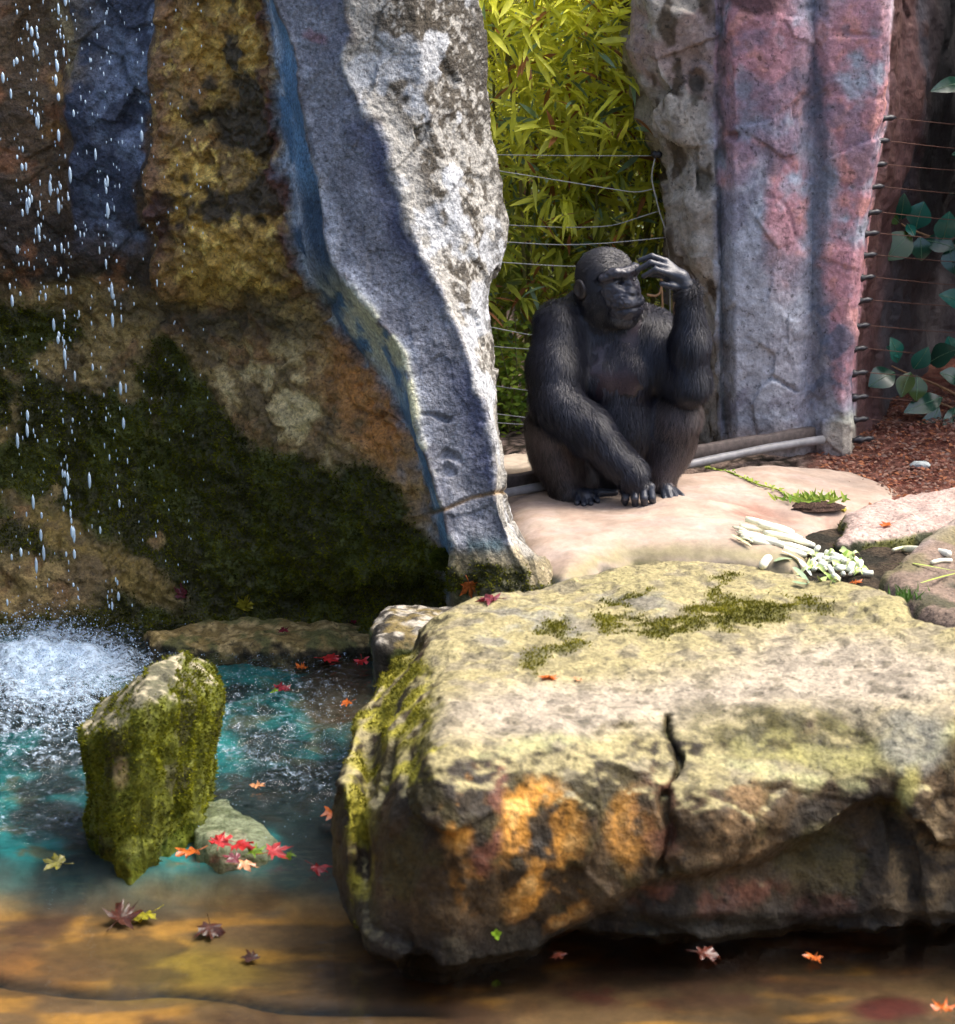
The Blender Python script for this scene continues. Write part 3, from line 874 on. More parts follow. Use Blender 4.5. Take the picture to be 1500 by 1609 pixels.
# ---- pale domed slab the ape sits on
slab_poly = plan([(770, 790), (760, 750), (790, 746), (1080, 738), (1200, 722), (1290, 706), (1360, 712), (1430, 738), (1450, 760), (1390, 782), (1325, 800), (1300, 840), (1262, 872), (1180, 872), (1000, 858), (930, 885), (885, 915), (850, 880), (800, 840)], 0.0)
def slab_top(x, y, d):
    z = .012 + .03 * (fbm(np.stack([x, y, 0 * x], -1), 2.2, 2, 301) - .5)
    z = z - .035 * sstep(7.25, 6.8, y) - .05 * sstep(1.0, 1.35, x)
    px_, py_ = measure(np.stack([x.ravel(), y.ravel(), 0 * x.ravel()], -1))
    dip = blob(px_, py_, 1260, 815, 95, 28, 12, .7).reshape(x.shape)
    return z - .05 * dip
SV, SF, SN = rock('rock_slab', slab_poly, slab_top, -.62, .012, .16, noise=((3.5, .025), (14, .008), (45, .003)), seed=300, fac=((3, .012),))
spx, spy = measure(SV)
n1, n2, n3 = fbm(SV, 4, 4, 310), fbm(SV, 14, 4, 311), fbm(SV * np.array([.4, 1, 1]), 18, 3, 312)
sx_, sy_ = spx + 40 * (n2 - .5), spy + 24 * (n2 - .5)
sc = np.stack([.29 + .12 * n1, .215 + .10 * n1, .165 + .08 * n1], -1)
sc = mixc(sc, (.40, .33, .27), sstep(.5, .62, n2) * .5)
sc = mixc(sc, (.42, .33, .29), sstep(.5, .62, n3) * .4)
sc = mixc(sc, (.24, .12, .085), blob(sx_, sy_, 1180, 803, 60, 14, 12, .6) * sstep(.35, .55, n3) * .8)
sc = mixc(sc, (.26, .16, .12), blob(sx_, sy_, 1290, 835, 60, 26, 10, .6) * sstep(.4, .6, n2) * .8)
sc = mixc(sc, (.30, .22, .17), blob(sx_, sy_, 1350, 740, 80, 30, 0, .6) * .4)
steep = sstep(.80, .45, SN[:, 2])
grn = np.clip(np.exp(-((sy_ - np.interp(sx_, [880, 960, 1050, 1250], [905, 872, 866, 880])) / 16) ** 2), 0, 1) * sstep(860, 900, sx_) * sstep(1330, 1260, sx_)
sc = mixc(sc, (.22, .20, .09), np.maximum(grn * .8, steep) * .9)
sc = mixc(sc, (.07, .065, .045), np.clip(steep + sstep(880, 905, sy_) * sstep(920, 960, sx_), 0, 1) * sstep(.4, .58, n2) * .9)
sc = mixc(sc, (.05, .08, .09), blob(sx_, sy_, 905, 920, 40, 14) * .7)
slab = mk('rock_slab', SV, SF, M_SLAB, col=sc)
tag(slab, 'broad pale tan rock slab under the sitting ape', 'rock slab', kind='thing')

# ---- stone ledge with a mossy front, behind the vegetables
le_poly = plan([(1318, 806), (1390, 778), (1500, 760), (1700, 760), (1700, 830), (1500, 826), (1400, 838), (1322, 848)], -.02)
EV, EF, EN = rock('rock_ledge', le_poly, lambda x, y, d: -.015 + 0 * x, -.4, .012, .07, noise=((5, .05), (16, .03)), seed=330)
n2 = fbm(EV, 14, 4, 331)
ec = np.stack([.34 + .12 * n2, .25 + .1 * n2, .21 + .09 * n2], -1)
ms = np.clip(sstep(.82, .5, EN[:, 2]), 0, 1)
ec = mixc(ec, (.055, .06, .03), ms)
ec = mixc(ec, (.15, .15, .04), ms * sstep(.5, .62, n2))
ledge_rock = mk('rock_ledge', EV, EF, M_ROCK, col=ec)
tag(ledge_rock, 'low stone ledge with dark mossy front beyond the leek stalks', 'rock')
wm = ms * sstep(.45, .6, n2)
moss_tufts('moss', EV, EN, wm + 1e-9, 2500, ledge_rock, ((.02, .025, .006), (.10, .11, .015)))

# ---- brown rock with a leek on it
br_poly = plan([(1382, 900), (1420, 868), (1490, 828), (1640, 780), (1800, 800), (1750, 930), (1560, 985), (1470, 960), (1400, 925)], -.01)
KV, KF, KN = rock('brown_rock', br_poly, lambda x, y, d: -.02 + .05 * sstep(6.3, 7.3, y) + 0 * x, -.5, .012, .07, noise=((4, .05), (15, .02), (45, .006)), seed=340)
n2, n1 = fbm(KV, 14, 4, 341), fbm(KV, 4, 3, 342)
kx, ky = measure(KV)
kc = np.stack([.13 + .12 * n2, .095 + .085 * n2, .07 + .065 * n2], -1)
kc = mixc(kc, (.34, .28, .25), np.exp(-((ky - np.interp(kx, [1380, 1500], [893, 818])) / 10) ** 2) * .8)
kc = mixc(kc, (.06, .055, .03), sstep(.45, .6, n2) * sstep(885, 930, ky))
kc = mixc(kc, (.13, .13, .04), sstep(.5, .6, n1) * .5)
brown = mk('brown_rock', KV, KF, M_ROCK, col=kc)
tag(brown, 'flat brown rock with pale rim and one leek lying on it', 'rock')

# ---- the big flat-topped boulder in the pool
bp = [(562, 1120), (590, 1040), (640, 990), (760, 960), (900, 930), (1050, 912), (1180, 915), (1300, 932), (1385, 952), (1420, 992), (1520, 1020), (1800, 1050), (1800, 1125), (1500, 1132), (1400, 1140), (1250, 1128), (1080, 1150), (1045, 1150), (1000, 1146), (850, 1160), (700, 1195), (610, 1180)]
boul_poly = plan(bp, .04)
GAP = at(1050, 1250, 5.1)
def boul_top(x, y, d):
    P = np.stack([x, y, 0 * x], -1)
    px_, py_ = measure(np.stack([x.ravel(), y.ravel(), .05 + 0 * x.ravel()], -1))
    px_, py_ = px_.reshape(x.shape), py_.reshape(x.shape)
    z = .045 + .05 * sstep(5.3, 6.2, y) + .05 * (fbm(P, 2.6, 3, 401) - .5)
    z = z - .16 * sstep(720, 560, px_) - .06 * sstep(1400, 1520, px_) * sstep(1010, 960, py_)
    ch = .055 + (y - 5.40 + .05 * (fbm(P, 5, 2, 403) - .5)) * .55 + .35 * np.clip(np.maximum(.44 - x, x - .93), 0, 1)
    return smin(z, ch, .02)
def boul_bulge(x, y, z):
    t = np.clip((.05 - z) / .55, 0, 1)
    return .05 * np.sin(t * math.pi * .8) + .02 + .17 * t * sstep(.0, .45, x) * sstep(5.9, 5.5, y)
def boul_carve(F, X, Y, Z):
    s = X.shape
    P = np.stack([X.ravel(), Y.ravel(), Z.ravel()], -1)
    px_, py_ = measure(P)
    px_, py_ = px_.reshape(s), py_.reshape(s)
    front = sstep(5.75, 5.35, Y)
    # recessed lower part on the side away from the fall
    edge = np.interp(px_, [600, 800, 860, 960, 1060, 1180, 1300, 1380, 1420, 1470, 1600], [1700, 1540, 1478, 1418, 1372, 1352, 1310, 1245, 1262, 1330, 1300])
    rec_ = sstep(-6, 16, py_ - edge) * front
    low2 = sstep(1400, 1440, py_) * sstep(1455, 1480, px_)
    F = F + rec_ * .075 + rec_ * sstep(1435, 1452, py_) * .03
    # sloping green notch under the rim
    notch = blob(px_, py_, 1240, 1165, 175, 50, 12, .3) * front
    # vertical crack
    cx = np.interp(py_, [1100, 1130, 1200, 1280, 1380], [1035, 1052, 1060, 1048, 1045])
    F = F + np.exp(-((px_ - cx - 8 * np.sin(py_ / 17.0)) / 7.0) ** 2) * sstep(1105, 1150, py_) * sstep(1400, 1360, py_) * front * .045
    F = F - .04 * blob(px_, py_, 1180, 1260, 120, 60, 0, .6) * front - .05 * blob(px_, py_, 850, 1300, 130, 110, 0, .6) * front
    F = F + .06 * blob(px_, py_, 590, 1290, 30, 130, 0, .6)
    F = F + .04 * blob(px_, py_, 640, 1300, 22, 120, 8, .6)
    F = F + .03 * np.exp(-((px_ - np.interp(py_, [1200, 1450], [1395, 1440])) / 14) ** 2) * sstep(1215, 1250, py_) * front
    F = F + .04 * blob(px_, py_, 640, 1010, 18, 22)
    F = F + .10 * sstep(-.445, -.52, Z)
    return F
OV, OF, ON = rock('boulder', boul_poly, boul_top, -.66, .0085, .045, boul_bulge, boul_carve, noise=((2.5, .05), (8, .022), (24, .013), (70, .006)), seed=400, fac=((3.4, .030), (9, .010)))
opx, opy = measure(OV)
n1, n2, n3 = fbm(OV, 5, 4, 410), fbm(OV, 15, 4, 411), fbm(OV, 45, 3, 412)
ox, oy = opx + 34 * (fbm(OV, 8, 3, 413) - .5) + 26 * (n2 - .5), opy + 34 * (fbm(OV, 8, 3, 414) - .5) + 20 * (n3 - .5)
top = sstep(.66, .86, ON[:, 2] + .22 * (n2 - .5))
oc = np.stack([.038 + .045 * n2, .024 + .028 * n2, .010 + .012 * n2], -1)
oc = mixc(oc, (.022, .018, .012), sstep(.42, .58, n1) * .85)
oc = mixc(oc, (.055, .045, .012), sstep(.5, .62, fbm(OV, 9, 3, 415)) * .6)
ora = np.clip(blob(ox, oy, 725, 1270, 32, 60, 8) + blob(ox, oy, 845, 1310, 62, 85, 10) + blob(ox, oy, 860, 1420, 60, 52) + blob(ox, oy, 990, 1310, 40, 60) * .55 + blob(ox, oy, 740, 1390, 26, 40) * .6, 0, 1)
oc = mixc(oc, (.48, .22, .035), ora * sstep(.36, .52, n2) * .95)
oc = mixc(oc, (.62, .36, .11), ora * sstep(.55, .64, n2) * .8)
oc = mixc(oc, (.13, .05, .028), np.clip(blob(ox, oy, 770, 1300, 24, 120, 10) + blob(ox, oy, 1040, 1290, 40, 60) * .7 + blob(ox, oy, 1120, 1410, 120, 26) * .9 + blob(ox, oy, 1300, 1420, 50, 20) * .8, 0, 1) * sstep(.42, .55, n2))
oc = mixc(oc, (.24, .15, .07), np.clip(blob(ox, oy, 1160, 1250, 42, 56) + blob(ox, oy, 1150, 1330, 60, 22) * .7, 0, 1) * sstep(.38, .55, n2) * .85)
oc = mixc(oc, (.17, .12, .06), np.clip(blob(ox, oy, 1450, 1330, 50, 90) + blob(ox, oy, 1440, 1430, 50, 26) * 1.0, 0, 1) * sstep(.4, .56, n2) * .9)
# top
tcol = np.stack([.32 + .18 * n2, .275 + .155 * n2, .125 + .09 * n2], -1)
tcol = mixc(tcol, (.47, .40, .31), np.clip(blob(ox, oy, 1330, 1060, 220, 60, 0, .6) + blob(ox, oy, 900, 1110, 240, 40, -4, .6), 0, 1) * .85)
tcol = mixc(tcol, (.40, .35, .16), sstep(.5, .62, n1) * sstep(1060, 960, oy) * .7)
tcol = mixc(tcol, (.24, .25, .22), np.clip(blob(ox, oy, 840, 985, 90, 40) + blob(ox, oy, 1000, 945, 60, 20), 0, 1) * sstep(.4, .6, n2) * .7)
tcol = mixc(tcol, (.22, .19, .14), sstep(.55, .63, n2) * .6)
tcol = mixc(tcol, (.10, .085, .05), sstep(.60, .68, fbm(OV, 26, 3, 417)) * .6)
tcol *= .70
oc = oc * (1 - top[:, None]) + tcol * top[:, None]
# pale lip below the rim, green notch
lip = np.clip(np.exp(-((oy - np.interp(ox, [690, 850, 1030, 1100, 1250, 1380, 1500], [1200, 1160, 1150, 1175, 1225, 1225, 1150])) / 10) ** 2), 0, 1) * sstep(680, 720, ox) * sstep(5.7, 5.4, OV[:, 1])
oc = mixc(oc, (.33, .32, .15), lip * sstep(.40, .56, n2) * .8)
nt_ = blob(ox, oy, 1240, 1158, 165, 40, 10, .3) * sstep(5.7, 5.4, OV[:, 1])
oc = mixc(oc, (.055, .048, .014), nt_ * .95 * sstep(.30, .48, n2))
oc = mixc(oc, (.24, .22, .08), nt_ * np.clip(sstep(.52, .58, n2) * .7 + sstep(1165, 1195, oy), 0, 1) * sstep(1135, 1165, oy))
oc = mixc(oc, (.22, .22, .18), blob(ox, oy, 1440, 1165, 50, 45) * .6)
oc = mixc(oc, (.30, .27, .08), blob(ox, oy, 1425, 1230, 18, 36, 20) * .8)
bm_ = np.clip(blob(ox, oy, 965, 965, 26, 20) + blob(ox, oy, 1050, 983, 55, 14) + blob(ox, oy, 1160, 965, 80, 18, 4) + blob(ox, oy, 1260, 950, 50, 14) * .7 + blob(ox, oy, 870, 1005, 40, 20, 10) * .8
              + blob(ox, oy, 840, 1040, 22, 20) * .8 + blob(ox, oy, 880, 975, 22, 9) + blob(ox, oy, 1140, 910, 28, 7) + blob(ox, oy, 1000, 930, 30, 6, -20) + blob(ox, oy, 1130, 935, 25, 6), 0, 1) * sstep(.5, .8, ON[:, 2])
lm = np.clip(blob(ox, oy, 615, 1095, 62, 75, -20, .5) * 1.2 + blob(ox, oy, 565, 1300, 18, 180, 0, .6) * .9 + blob(ox, oy, 690, 1195, 22, 24) + blob(ox, oy, 640, 1215, 40, 16, -20) + blob(ox, oy, 592, 1222, 10, 12), 0, 1)
oc = mixc(oc, (.10, .095, .012), bm_ * sstep(.36, .5, n2))
oc = mixc(oc, (.30, .27, .025), lm * sstep(.38, .52, n2) * .95)
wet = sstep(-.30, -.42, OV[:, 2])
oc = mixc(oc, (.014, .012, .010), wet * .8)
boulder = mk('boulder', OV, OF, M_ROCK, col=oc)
tag(boulder, 'big flat-topped boulder with pale top and rusty orange front in the pool', 'boulder')
wm = np.clip(bm_ * sstep(.36, .5, n2) * 1.5 + lm * sstep(.45, .58, n2) * .7, 0, 1)
wm = np.where(wm > .35, wm, 0)
moss_tufts('moss', OV, ON, wm * varea(OV, OF) + 1e-15, 12000, boulder, ((.05, .05, .008), (.26, .24, .02)), (.004, .010), .0028)

# ---- speckled stone tucked behind the boulder
sp_poly = plan([(585, 985), (600, 958), (640, 950), (720, 950), (760, 965), (740, 990), (650, 1010), (592, 1010)], -.06)
PV, PF, PN = rock('speckled_stone', sp_poly, lambda x, y, d: -.045 + 0 * x, -.62, .009, .06, noise=((6, .04), (20, .02), (55, .007)), seed=440)
n2, n3 = fbm(PV, 18, 4, 441), fbm(PV, 40, 3, 442)
top = sstep(.3, .7, PN[:, 2])
pc = np.tile([[.035, .03, .022]], (len(PV), 1))
pc = mixc(pc, (.34, .31, .25), top * sstep(.45, .56, n3))
pc = mixc(pc, (.15, .11, .03), top * sstep(.5, .6, n2) * .8)
pc = mixc(pc, (.06, .07, .015), (1 - top) * sstep(.5, .6, n2))
spk = mk('speckled_stone', PV, PF, M_ROCK, col=pc)
tag(spk, 'small white speckled stone tucked behind the big boulder', 'stone')

# ---- golden stone ledge along the foot of the mossy slope
gp = plan([(225, 990), (330, 976), (460, 970), (592, 978), (596, 1000), (500, 1010), (380, 1004), (300, 1006), (235, 1001)], -.40)
JV, JF, JN = rock('golden_ledge', gp, lambda x, y, d: -.405 + 0 * x, -.60, .010, .035, noise=((6, .05), (18, .035), (50, .010)), seed=445)
n2, n3 = fbm(JV, 16, 4, 446), fbm(JV, 40, 3, 447)
jc = np.stack([.12 + .14 * n2, .085 + .10 * n2, .03 + .03 * n2], -1)
jc = mixc(jc, (.40, .30, .13), sstep(.5, .58, n3) * .7)
jc = mixc(jc, (.05, .07, .02), sstep(.5, .6, n2) * .7)
jc = mixc(jc, (.012, .012, .012), sstep(.45, .1, JN[:, 2]) * .8)  # steep faces painted near black, the shadow under the ledge
tag(mk('golden_ledge', JV, JF, M_ROCK, col=jc), 'low golden brown stone ledge at water edge under the mossy slope', 'rock', kind='thing')

# ---- upright mossy stone standing in the splash
q = lambda a, b_, Y: at(a, b_, Y)
def mossy_stone():
    c = np.array(on(235, 1335, WATER_Z))
    top_pts = plan([(132, 1105), (200, 1045), (262, 1018), (290, 1022), (305, 1060), (325, 1130), (300, 1165), (250, 1125), (175, 1135), (140, 1140)], -.12)
    c0 = np.array([top_pts[:, 0].mean(), top_pts[:, 1].mean()])
    base = np.array(on(235, 1330, WATER_Z))[:2]
    lo = np.array([c0[0] - .35, base[1] - .25, -.68]); hi = np.array([c0[0] + .35, c0[1] + .45, .08])
    h = .0075
    n = np.ceil((hi - lo) / h).astype(int)
    X, Y, Z = np.meshgrid(*[lo[d] + np.arange(n[d]) * h for d in range(3)], indexing='ij')
    s = X.shape
    P = np.stack([X.ravel(), Y.ravel(), Z.ravel()], -1)
    px_, py_ = measure(P); px_, py_ = px_.reshape(s), py_.reshape(s)
    # a leaning block: left, right, front, back and top faces
    xl = at(130, 1200, 5.75)[0]; xr = at(318, 1150, 5.75)[0]
    yf = np.interp(X, [xl, xl + .10, xl + .18, xr], [5.80, 5.66, 5.68, 5.95])
    yb = yf + .26
    lean = (Z + .15) * .10
    F = smax(xl + .03 * (-.1 - Z) - X, X - (xr - .10 * np.clip(-.2 - Z, 0, 1) * 1.2), .05)
    F = smax(F, yf - .06 - lean * 0 + .10 * np.clip(-Z - .1, 0, 1) * 0 - Y, .05)
    F = smax(F, Y - yb, .05)
    zt = np.interp(X, [xl, xl + .05, xl + .17, xl + .24, xr], [-.175, -.15, -.04, -.045, -.16])
    F = smax(F, Z - zt - (Y - yf) * .06, .03)
    F = smax(F, -.66 - Z, .02)
    return surface_nets(F.astype(np.float32), lo, h)
MV, MF = mossy_stone()
MV = taubin(MV, MF, 3); MN = vnormals(MV, MF)
drip = fbm(MV * np.array([1, 1, .28]), 16, 3, 450)
for (s_, a_) in ((4, .035), (12, .022), (36, .010)):
    MV = MV + MN * (a_ * (fbm(MV, s_, 3, 451 + int(s_)) - .5))[:, None]
MV = MV + MN * (.018 * facet(MV, 6, 459))[:, None]
MV = taubin(MV, MF, 1)
side = sstep(.75, .4, MN[:, 2])
MV = MV + MN * (side * .06 * (drip - .5))[:, None]
MN = vnormals(MV, MF)
n2, n3 = fbm(MV, 15, 4, 455), fbm(MV, 45, 3, 456)
top = sstep(.55, .8, MN[:, 2]) * sstep(-.25, -.18, MV[:, 2])
c_ = np.stack([.06 + .11 * n2, .068 + .12 * n2, .008 + .006 * n2], -1)
c_ = mixc(c_, (.035, .03, .015), sstep(.55, .65, fbm(MV, 9, 3, 457)) * .7)
c_ = mixc(c_, (.10, .095, .06), top * .9)
c_ = mixc(c_, (.35, .31, .20), top * sstep(.5, .6, n3) * .8)
c_ = mixc(c_, (.30, .22, .11), blob(*measure(MV), 190, 1215, 12, 24) * .6)
stone = mk('mossy_stone', MV, MF, M_ROCK, col=c_)
tag(stone, 'upright stone shaggy with green moss standing beside the splash', 'stone')
wm = np.clip((1 - top) * sstep(-.50, -.40, MV[:, 2]), 0, 1) * (.35 + sstep(.4, .6, n2))
moss_tufts('moss', MV, MN, wm * varea(MV, MF) + 1e-15, 24000, stone, ((.020, .022, .004), (.24, .25, .012)), (.005, .012), .003)

# ---- flat pale stone just under the surface beside the mossy stone
fp = plan([(300, 1310), (305, 1260), (345, 1242), (410, 1275), (450, 1305), (420, 1330), (340, 1335)], WATER_Z)
FV, FF, FN = rock('sunken_stone', fp, lambda x, y, d: -.452 + 0 * x, -.62, .01, .06, noise=((7, .04), (22, .02)), seed=470)
n2 = fbm(FV, 20, 4, 471)
fc = np.stack([.16 + .14 * n2, .17 + .14 * n2, .10 + .10 * n2], -1)
fc = mixc(fc, (.05, .06, .02), sstep(.5, .62, n2) * .7)
sunk = mk('sunken_stone', FV, FF, M_ROCK, col=fc)
tag(sunk, 'flat pale stone awash at foot of the upright mossy stone', 'stone')

# ================================================================== ADDED SKY LIGHT BLOCKERS, OUT OF VIEW (beside and behind the viewpoint)
yy, zz = np.meshgrid(np.arange(0.5, 8.6, .12), np.arange(-.8, 1.6, .12))
QV = np.stack([-2.75 + .06 * (yy - 5) - .05 * zz, yy, zz], -1).reshape(-1, 3)  # wall added out of view to block sky light from the side
QV[:, 0] += .5 * (fbm(QV, .9, 4, 480) - .5)
qc = np.tile(np.array([[.075, .055, .035]]), (len(QV), 1)); qc = mixc(qc, (.03, .035, .012), sstep(.45, .6, fbm(QV, 2, 4, 481)))
side_blocker = mk('side_sky_blocker', QV, grid_faces(yy.shape[0], yy.shape[1]), M_ROCK, col=qc)
tag(side_blocker, 'added brown rock screen out of view, keeping sky light off the waterfall side', 'rock wall', kind='thing')
xx, zz = np.meshgrid(np.arange(-9, 9, .15), np.arange(-1.0, 3.2, .15))
HV = np.stack([xx, -2.6 + .02 * xx ** 2, zz], -1).reshape(-1, 3)  # leafy screen added behind the camera to cut low sky light
HV[:, 1] += .7 * (fbm(HV, 1.6, 4, 485) - .5)
hcol = mixc(np.tile(np.array([[.035, .055, .012]]), (len(HV), 1)), (.012, .02, .006), sstep(.45, .6, fbm(HV, 4, 3, 486)))
sky_screen = mk('sky_screen', HV, grid_faces(xx.shape[0], xx.shape[1]), M_MOSS, col=hcol)
tag(sky_screen, 'added dark green screen behind the camera, blocking low sky light', 'sky_screen', kind='thing')

# ================================================================== THE CHIMPANZEE
# one continuous body surface grown from a jointed skeleton of tapered limbs
def mat_chimp():
    m, nt, b, out = new_mat('ape_skin')
    att = node(nt, 'ShaderNodeAttribute', attribute_name='pigment')
    g = noise_tex(nt, 160, 4, .6)
    nt.links.new(scale_col(nt, att.outputs['Color'], remap(nt, g, .3, .7, .7, 1.3)), b.inputs['Base Color'])
    b.inputs['Roughness'].default_value = .36
    b.inputs['Specular IOR Level'].default_value = .5
    wr = noise_tex(nt, 260, 3, .6)
    nt.links.new(bump(nt, wr, .35, .003), b.inputs['Normal'])
    return m
M_SKIN = mat_chimp()
m, nt, b, out = new_mat('ape_fur')
att = node(nt, 'ShaderNodeAttribute', attribute_name='pigment')
nt.links.new(att.outputs['Color'], b.inputs['Base Color'])
b.inputs['Roughness'].default_value = .48
b.inputs['Specular IOR Level'].default_value = .5
M_FUR = m
m, nt, b, out = new_mat('ape_eye')
b.inputs['Base Color'].default_value = (.012, .007, .004, 1)
b.inputs['Roughness'].default_value = .08
M_EYE = m

PR = []       # primitives: dict(type, data, k, zone, dir)
def cone(a, ra, b_, rb, k=.03, zone='fur', flow=None):
    a, b_ = np.asarray(a, float), np.asarray(b_, float)
    PR.append(dict(t='cone', a=a, b=b_, ra=ra, rb=rb, k=k, zone=zone, flow=(b_ - a) if flow is None else np.asarray(flow, float)))
def ell(c, r, k=.04, zone='fur', M=None, flow=(0, 0, -1.0), neg=False):
    PR.append(dict(t='ell', c=np.asarray(c, float), r=np.asarray(r, float), k=k, zone=zone, M=np.eye(3) if M is None else M, flow=np.asarray(flow, float), neg=neg))
def sd(p, P):
    if p['t'] == 'cone':
        ba = p['b'] - p['a']
        L2 = ba @ ba
        h = np.clip(((P - p['a']) @ ba) / L2, 0, 1)
        d = np.linalg.norm(P - p['a'] - h[..., None] * ba, axis=-1)
        return d - lerp(p['ra'], p['rb'], h)
    q = (P - p['c']) @ p['M'].T
    k0 = np.linalg.norm(q / p['r'], axis=-1)
    k1 = np.linalg.norm(q / p['r'] ** 2, axis=-1)
    return k0 * (k0 - 1) / np.maximum(k1, 1e-9)

A = lambda px, py, Y: at(px, py, Y)
# trunk
ell(A(960, 722, 7.80), (.18, .15, .13), .08)
ell(A(978, 655, 7.70), (.155, .15, .17), .10, 'belly')
ell(A(965, 575, 7.70), (.165, .135, .14), .09, 'chest')
ell(A(940, 525, 7.76), (.185, .13, .13), .09)
ell(A(1000, 535, 7.72), (.11, .11, .11), .07, 'chest')
cone(A(935, 505, 7.74), .105, A(952, 470, 7.68), .092, .07, flow=(0, 0, -1))
ell(A(938, 594, 7.585), (.045, .03, .05), .05, 'chest')
ell(A(1000, 590, 7.585), (.042, .03, .05), .05, 'chest')
# the arm that hangs across the body to the ground
S1, E1, Wr1 = A(880, 512, 7.64), A(872, 628, 7.53), A(990, 742, 7.455)
cone(S1, .080, A(872, 580, 7.58), .082, .06); cone(A(872, 580, 7.58), .082, E1, .074, .04)
cone(E1, .074, A(922, 675, 7.48), .069, .03); cone(A(922, 675, 7.48), .069, Wr1, .046, .02)
K1 = [A(983, 768, 7.452), A(996, 768, 7.436), A(1010, 767, 7.432), A(1022, 765, 7.446)]
HB = A(997, 757, 7.45)
cone(Wr1, .044, HB, .035, .02, 'hand')
for k_ in K1: cone(HB, .026, k_, .016, .012, 'hand')
for (kx, tx, ty, yy_) in ((983, 982, 790, 7.44), (996, 998, 795, 7.425), (1010, 1013, 797, 7.42), (1022, 1026, 790, 7.437)):
    i_ = (983, 996, 1010, 1022).index(kx)
    mid = A(.5 * kx + .5 * tx, 783, yy_ - .012)
    cone(K1[i_], .0135, mid, .0132, .002, 'hand'); cone(mid, .0132, A(tx, ty, yy_ + .004), .0108, .002, 'hand')
cone(A(990, 768, 7.47), .015, A(980, 786, 7.455), .011, .006, 'hand')
# the raised arm: elbow on the knee, hand to the brow
S2, E2, Wr2 = A(1028, 530, 7.68), A(1082, 600, 7.55), A(1081, 458, 7.53)
cone(S2, .080, E2, .064, .05, flow=(0.2, 0, -1))
ell(A(1056, 575, 7.61), (.055, .06, .085), .05, flow=(.2, 0, -1))
cone(E2, .064, A(1085, 535, 7.535), .054, .03, flow=(0, 0, -1)); cone(A(1085, 535, 7.535), .053, Wr2, .033, .03, flow=(0, 0, -1))
cone(Wr2, .031, A(1068, 436, 7.525), .026, .02, 'hand')
KN2 = [A(1046, 411, 7.545), A(1046, 420, 7.525), A(1050, 430, 7.51), A(1054, 438, 7.52)]
for k_ in KN2: cone(A(1070, 437, 7.53), .023, k_, .0130, .010, 'hand')
FING = [[(1046, 411, 7.545), (1024, 403, 7.54), (1005, 409, 7.55)], [(1046, 420, 7.525), (1022, 413, 7.515), (1001, 425, 7.525)],
        [(1050, 430, 7.51), (1030, 424, 7.495), (1011, 434, 7.512)], [(1054, 438, 7.52), (1036, 431, 7.535), (1020, 432, 7.55)]]
for f in FING:
    a_, b_, c_ = [A(*q_) for q_ in f]
    cone(a_, .0122, b_, .0112, .003, 'hand'); cone(b_, .0112, c_, .0085, .003, 'hand')
cone(A(1072, 452, 7.52), .017, A(1056, 450, 7.505), .0125, .006, 'hand'); cone(A(1056, 450, 7.505), .0125, A(1039, 446, 7.505), .009, .003, 'hand')
# leg under the crossing arm
cone(A(915, 722, 7.80), .105, A(866, 668, 7.60), .074, .05, 'leg', flow=(-.1, 0, -1)); cone(A(866, 672, 7.60), .076, A(888, 768, 7.58), .052, .04, 'leg')
ell(A(868, 705, 7.63), (.075, .09, .095), .05, 'leg'); ell(A(900, 750, 7.68), (.075, .09, .07), .05, 'leg')
cone(A(885, 776, 7.60), .034, A(922, 781, 7.505), .027, .03, 'foot')
for (x0, x1, y1, Y1) in ((908, 906, 791, 7.472), (917, 917, 793, 7.462), (926, 928, 791, 7.466), (934, 939, 787, 7.482)):
    cone(A(x0, 779, Y1 + .04), .013, A(x1, y1, Y1), .0098, .002, 'foot')
cone(A(922, 776, 7.53), .018, A(945, 774, 7.535), .014, .01, 'foot'); cone(A(945, 774, 7.535), .014, A(966, 774, 7.53), .0115, .005, 'foot')
# leg under the raised elbow
cone(A(1005, 715, 7.80), .105, A(1062, 655, 7.62), .074, .05, 'leg', flow=(.1, 0, -1)); cone(A(1064, 657, 7.62), .074, A(1040, 750, 7.60), .044, .04, 'leg')
ell(A(1060, 690, 7.67), (.06, .085, .09), .05, 'leg')
cone(A(1030, 762, 7.61), .030, A(1047, 770, 7.545), .024, .02, 'foot')
for (x0, x1, y1, Y1) in ((1042, 1044, 785, 7.495), (1048, 1054, 787, 7.488), (1054, 1064, 785, 7.495), (1059, 1072, 780, 7.512)):
    cone(A(x0, 770, Y1 + .045), .0125, A(x1, y1, Y1), .0098, .002, 'foot')
# head, turned to the side of the raised hand
HO = A(957, 450, 7.62)
YAW, TILT = R(36), R(4)
Fv = np.array([math.sin(YAW) * math.cos(TILT), -math.cos(YAW) * math.cos(TILT), math.sin(TILT)])
Sv = np.array([math.cos(YAW), math.sin(YAW), 0.0])
Uv = np.cross(Sv, Fv) * -1 if np.cross(Sv, Fv)[2] < 0 else np.cross(Sv, Fv)
rl = R(-5)                     # slight roll
Sv, Uv = Sv * math.cos(rl) + Uv * math.sin(rl) * -1, Uv * math.cos(rl) + Sv * math.sin(rl)
HM = np.stack([Sv, Fv, Uv])
H = lambda s, f, u: HO + s * Sv + f * Fv + u * Uv
he = lambda c, r, k=.03, zone='head', neg=False, flow=None: ell(H(*c), r, k, zone, HM, (-Fv * .8 - Uv * .6) if flow is None else flow, neg)
hc = lambda a, ra, b_, rb, k=.012, zone='face': cone(H(*a), ra, H(*b_), rb, k, zone)
he((0, -.018, .040), (.086, .100, .083), .04)
he((0, -.005, -.035), (.086, .082, .080), .05, 'cheek', flow=(-.1, .1, -1))
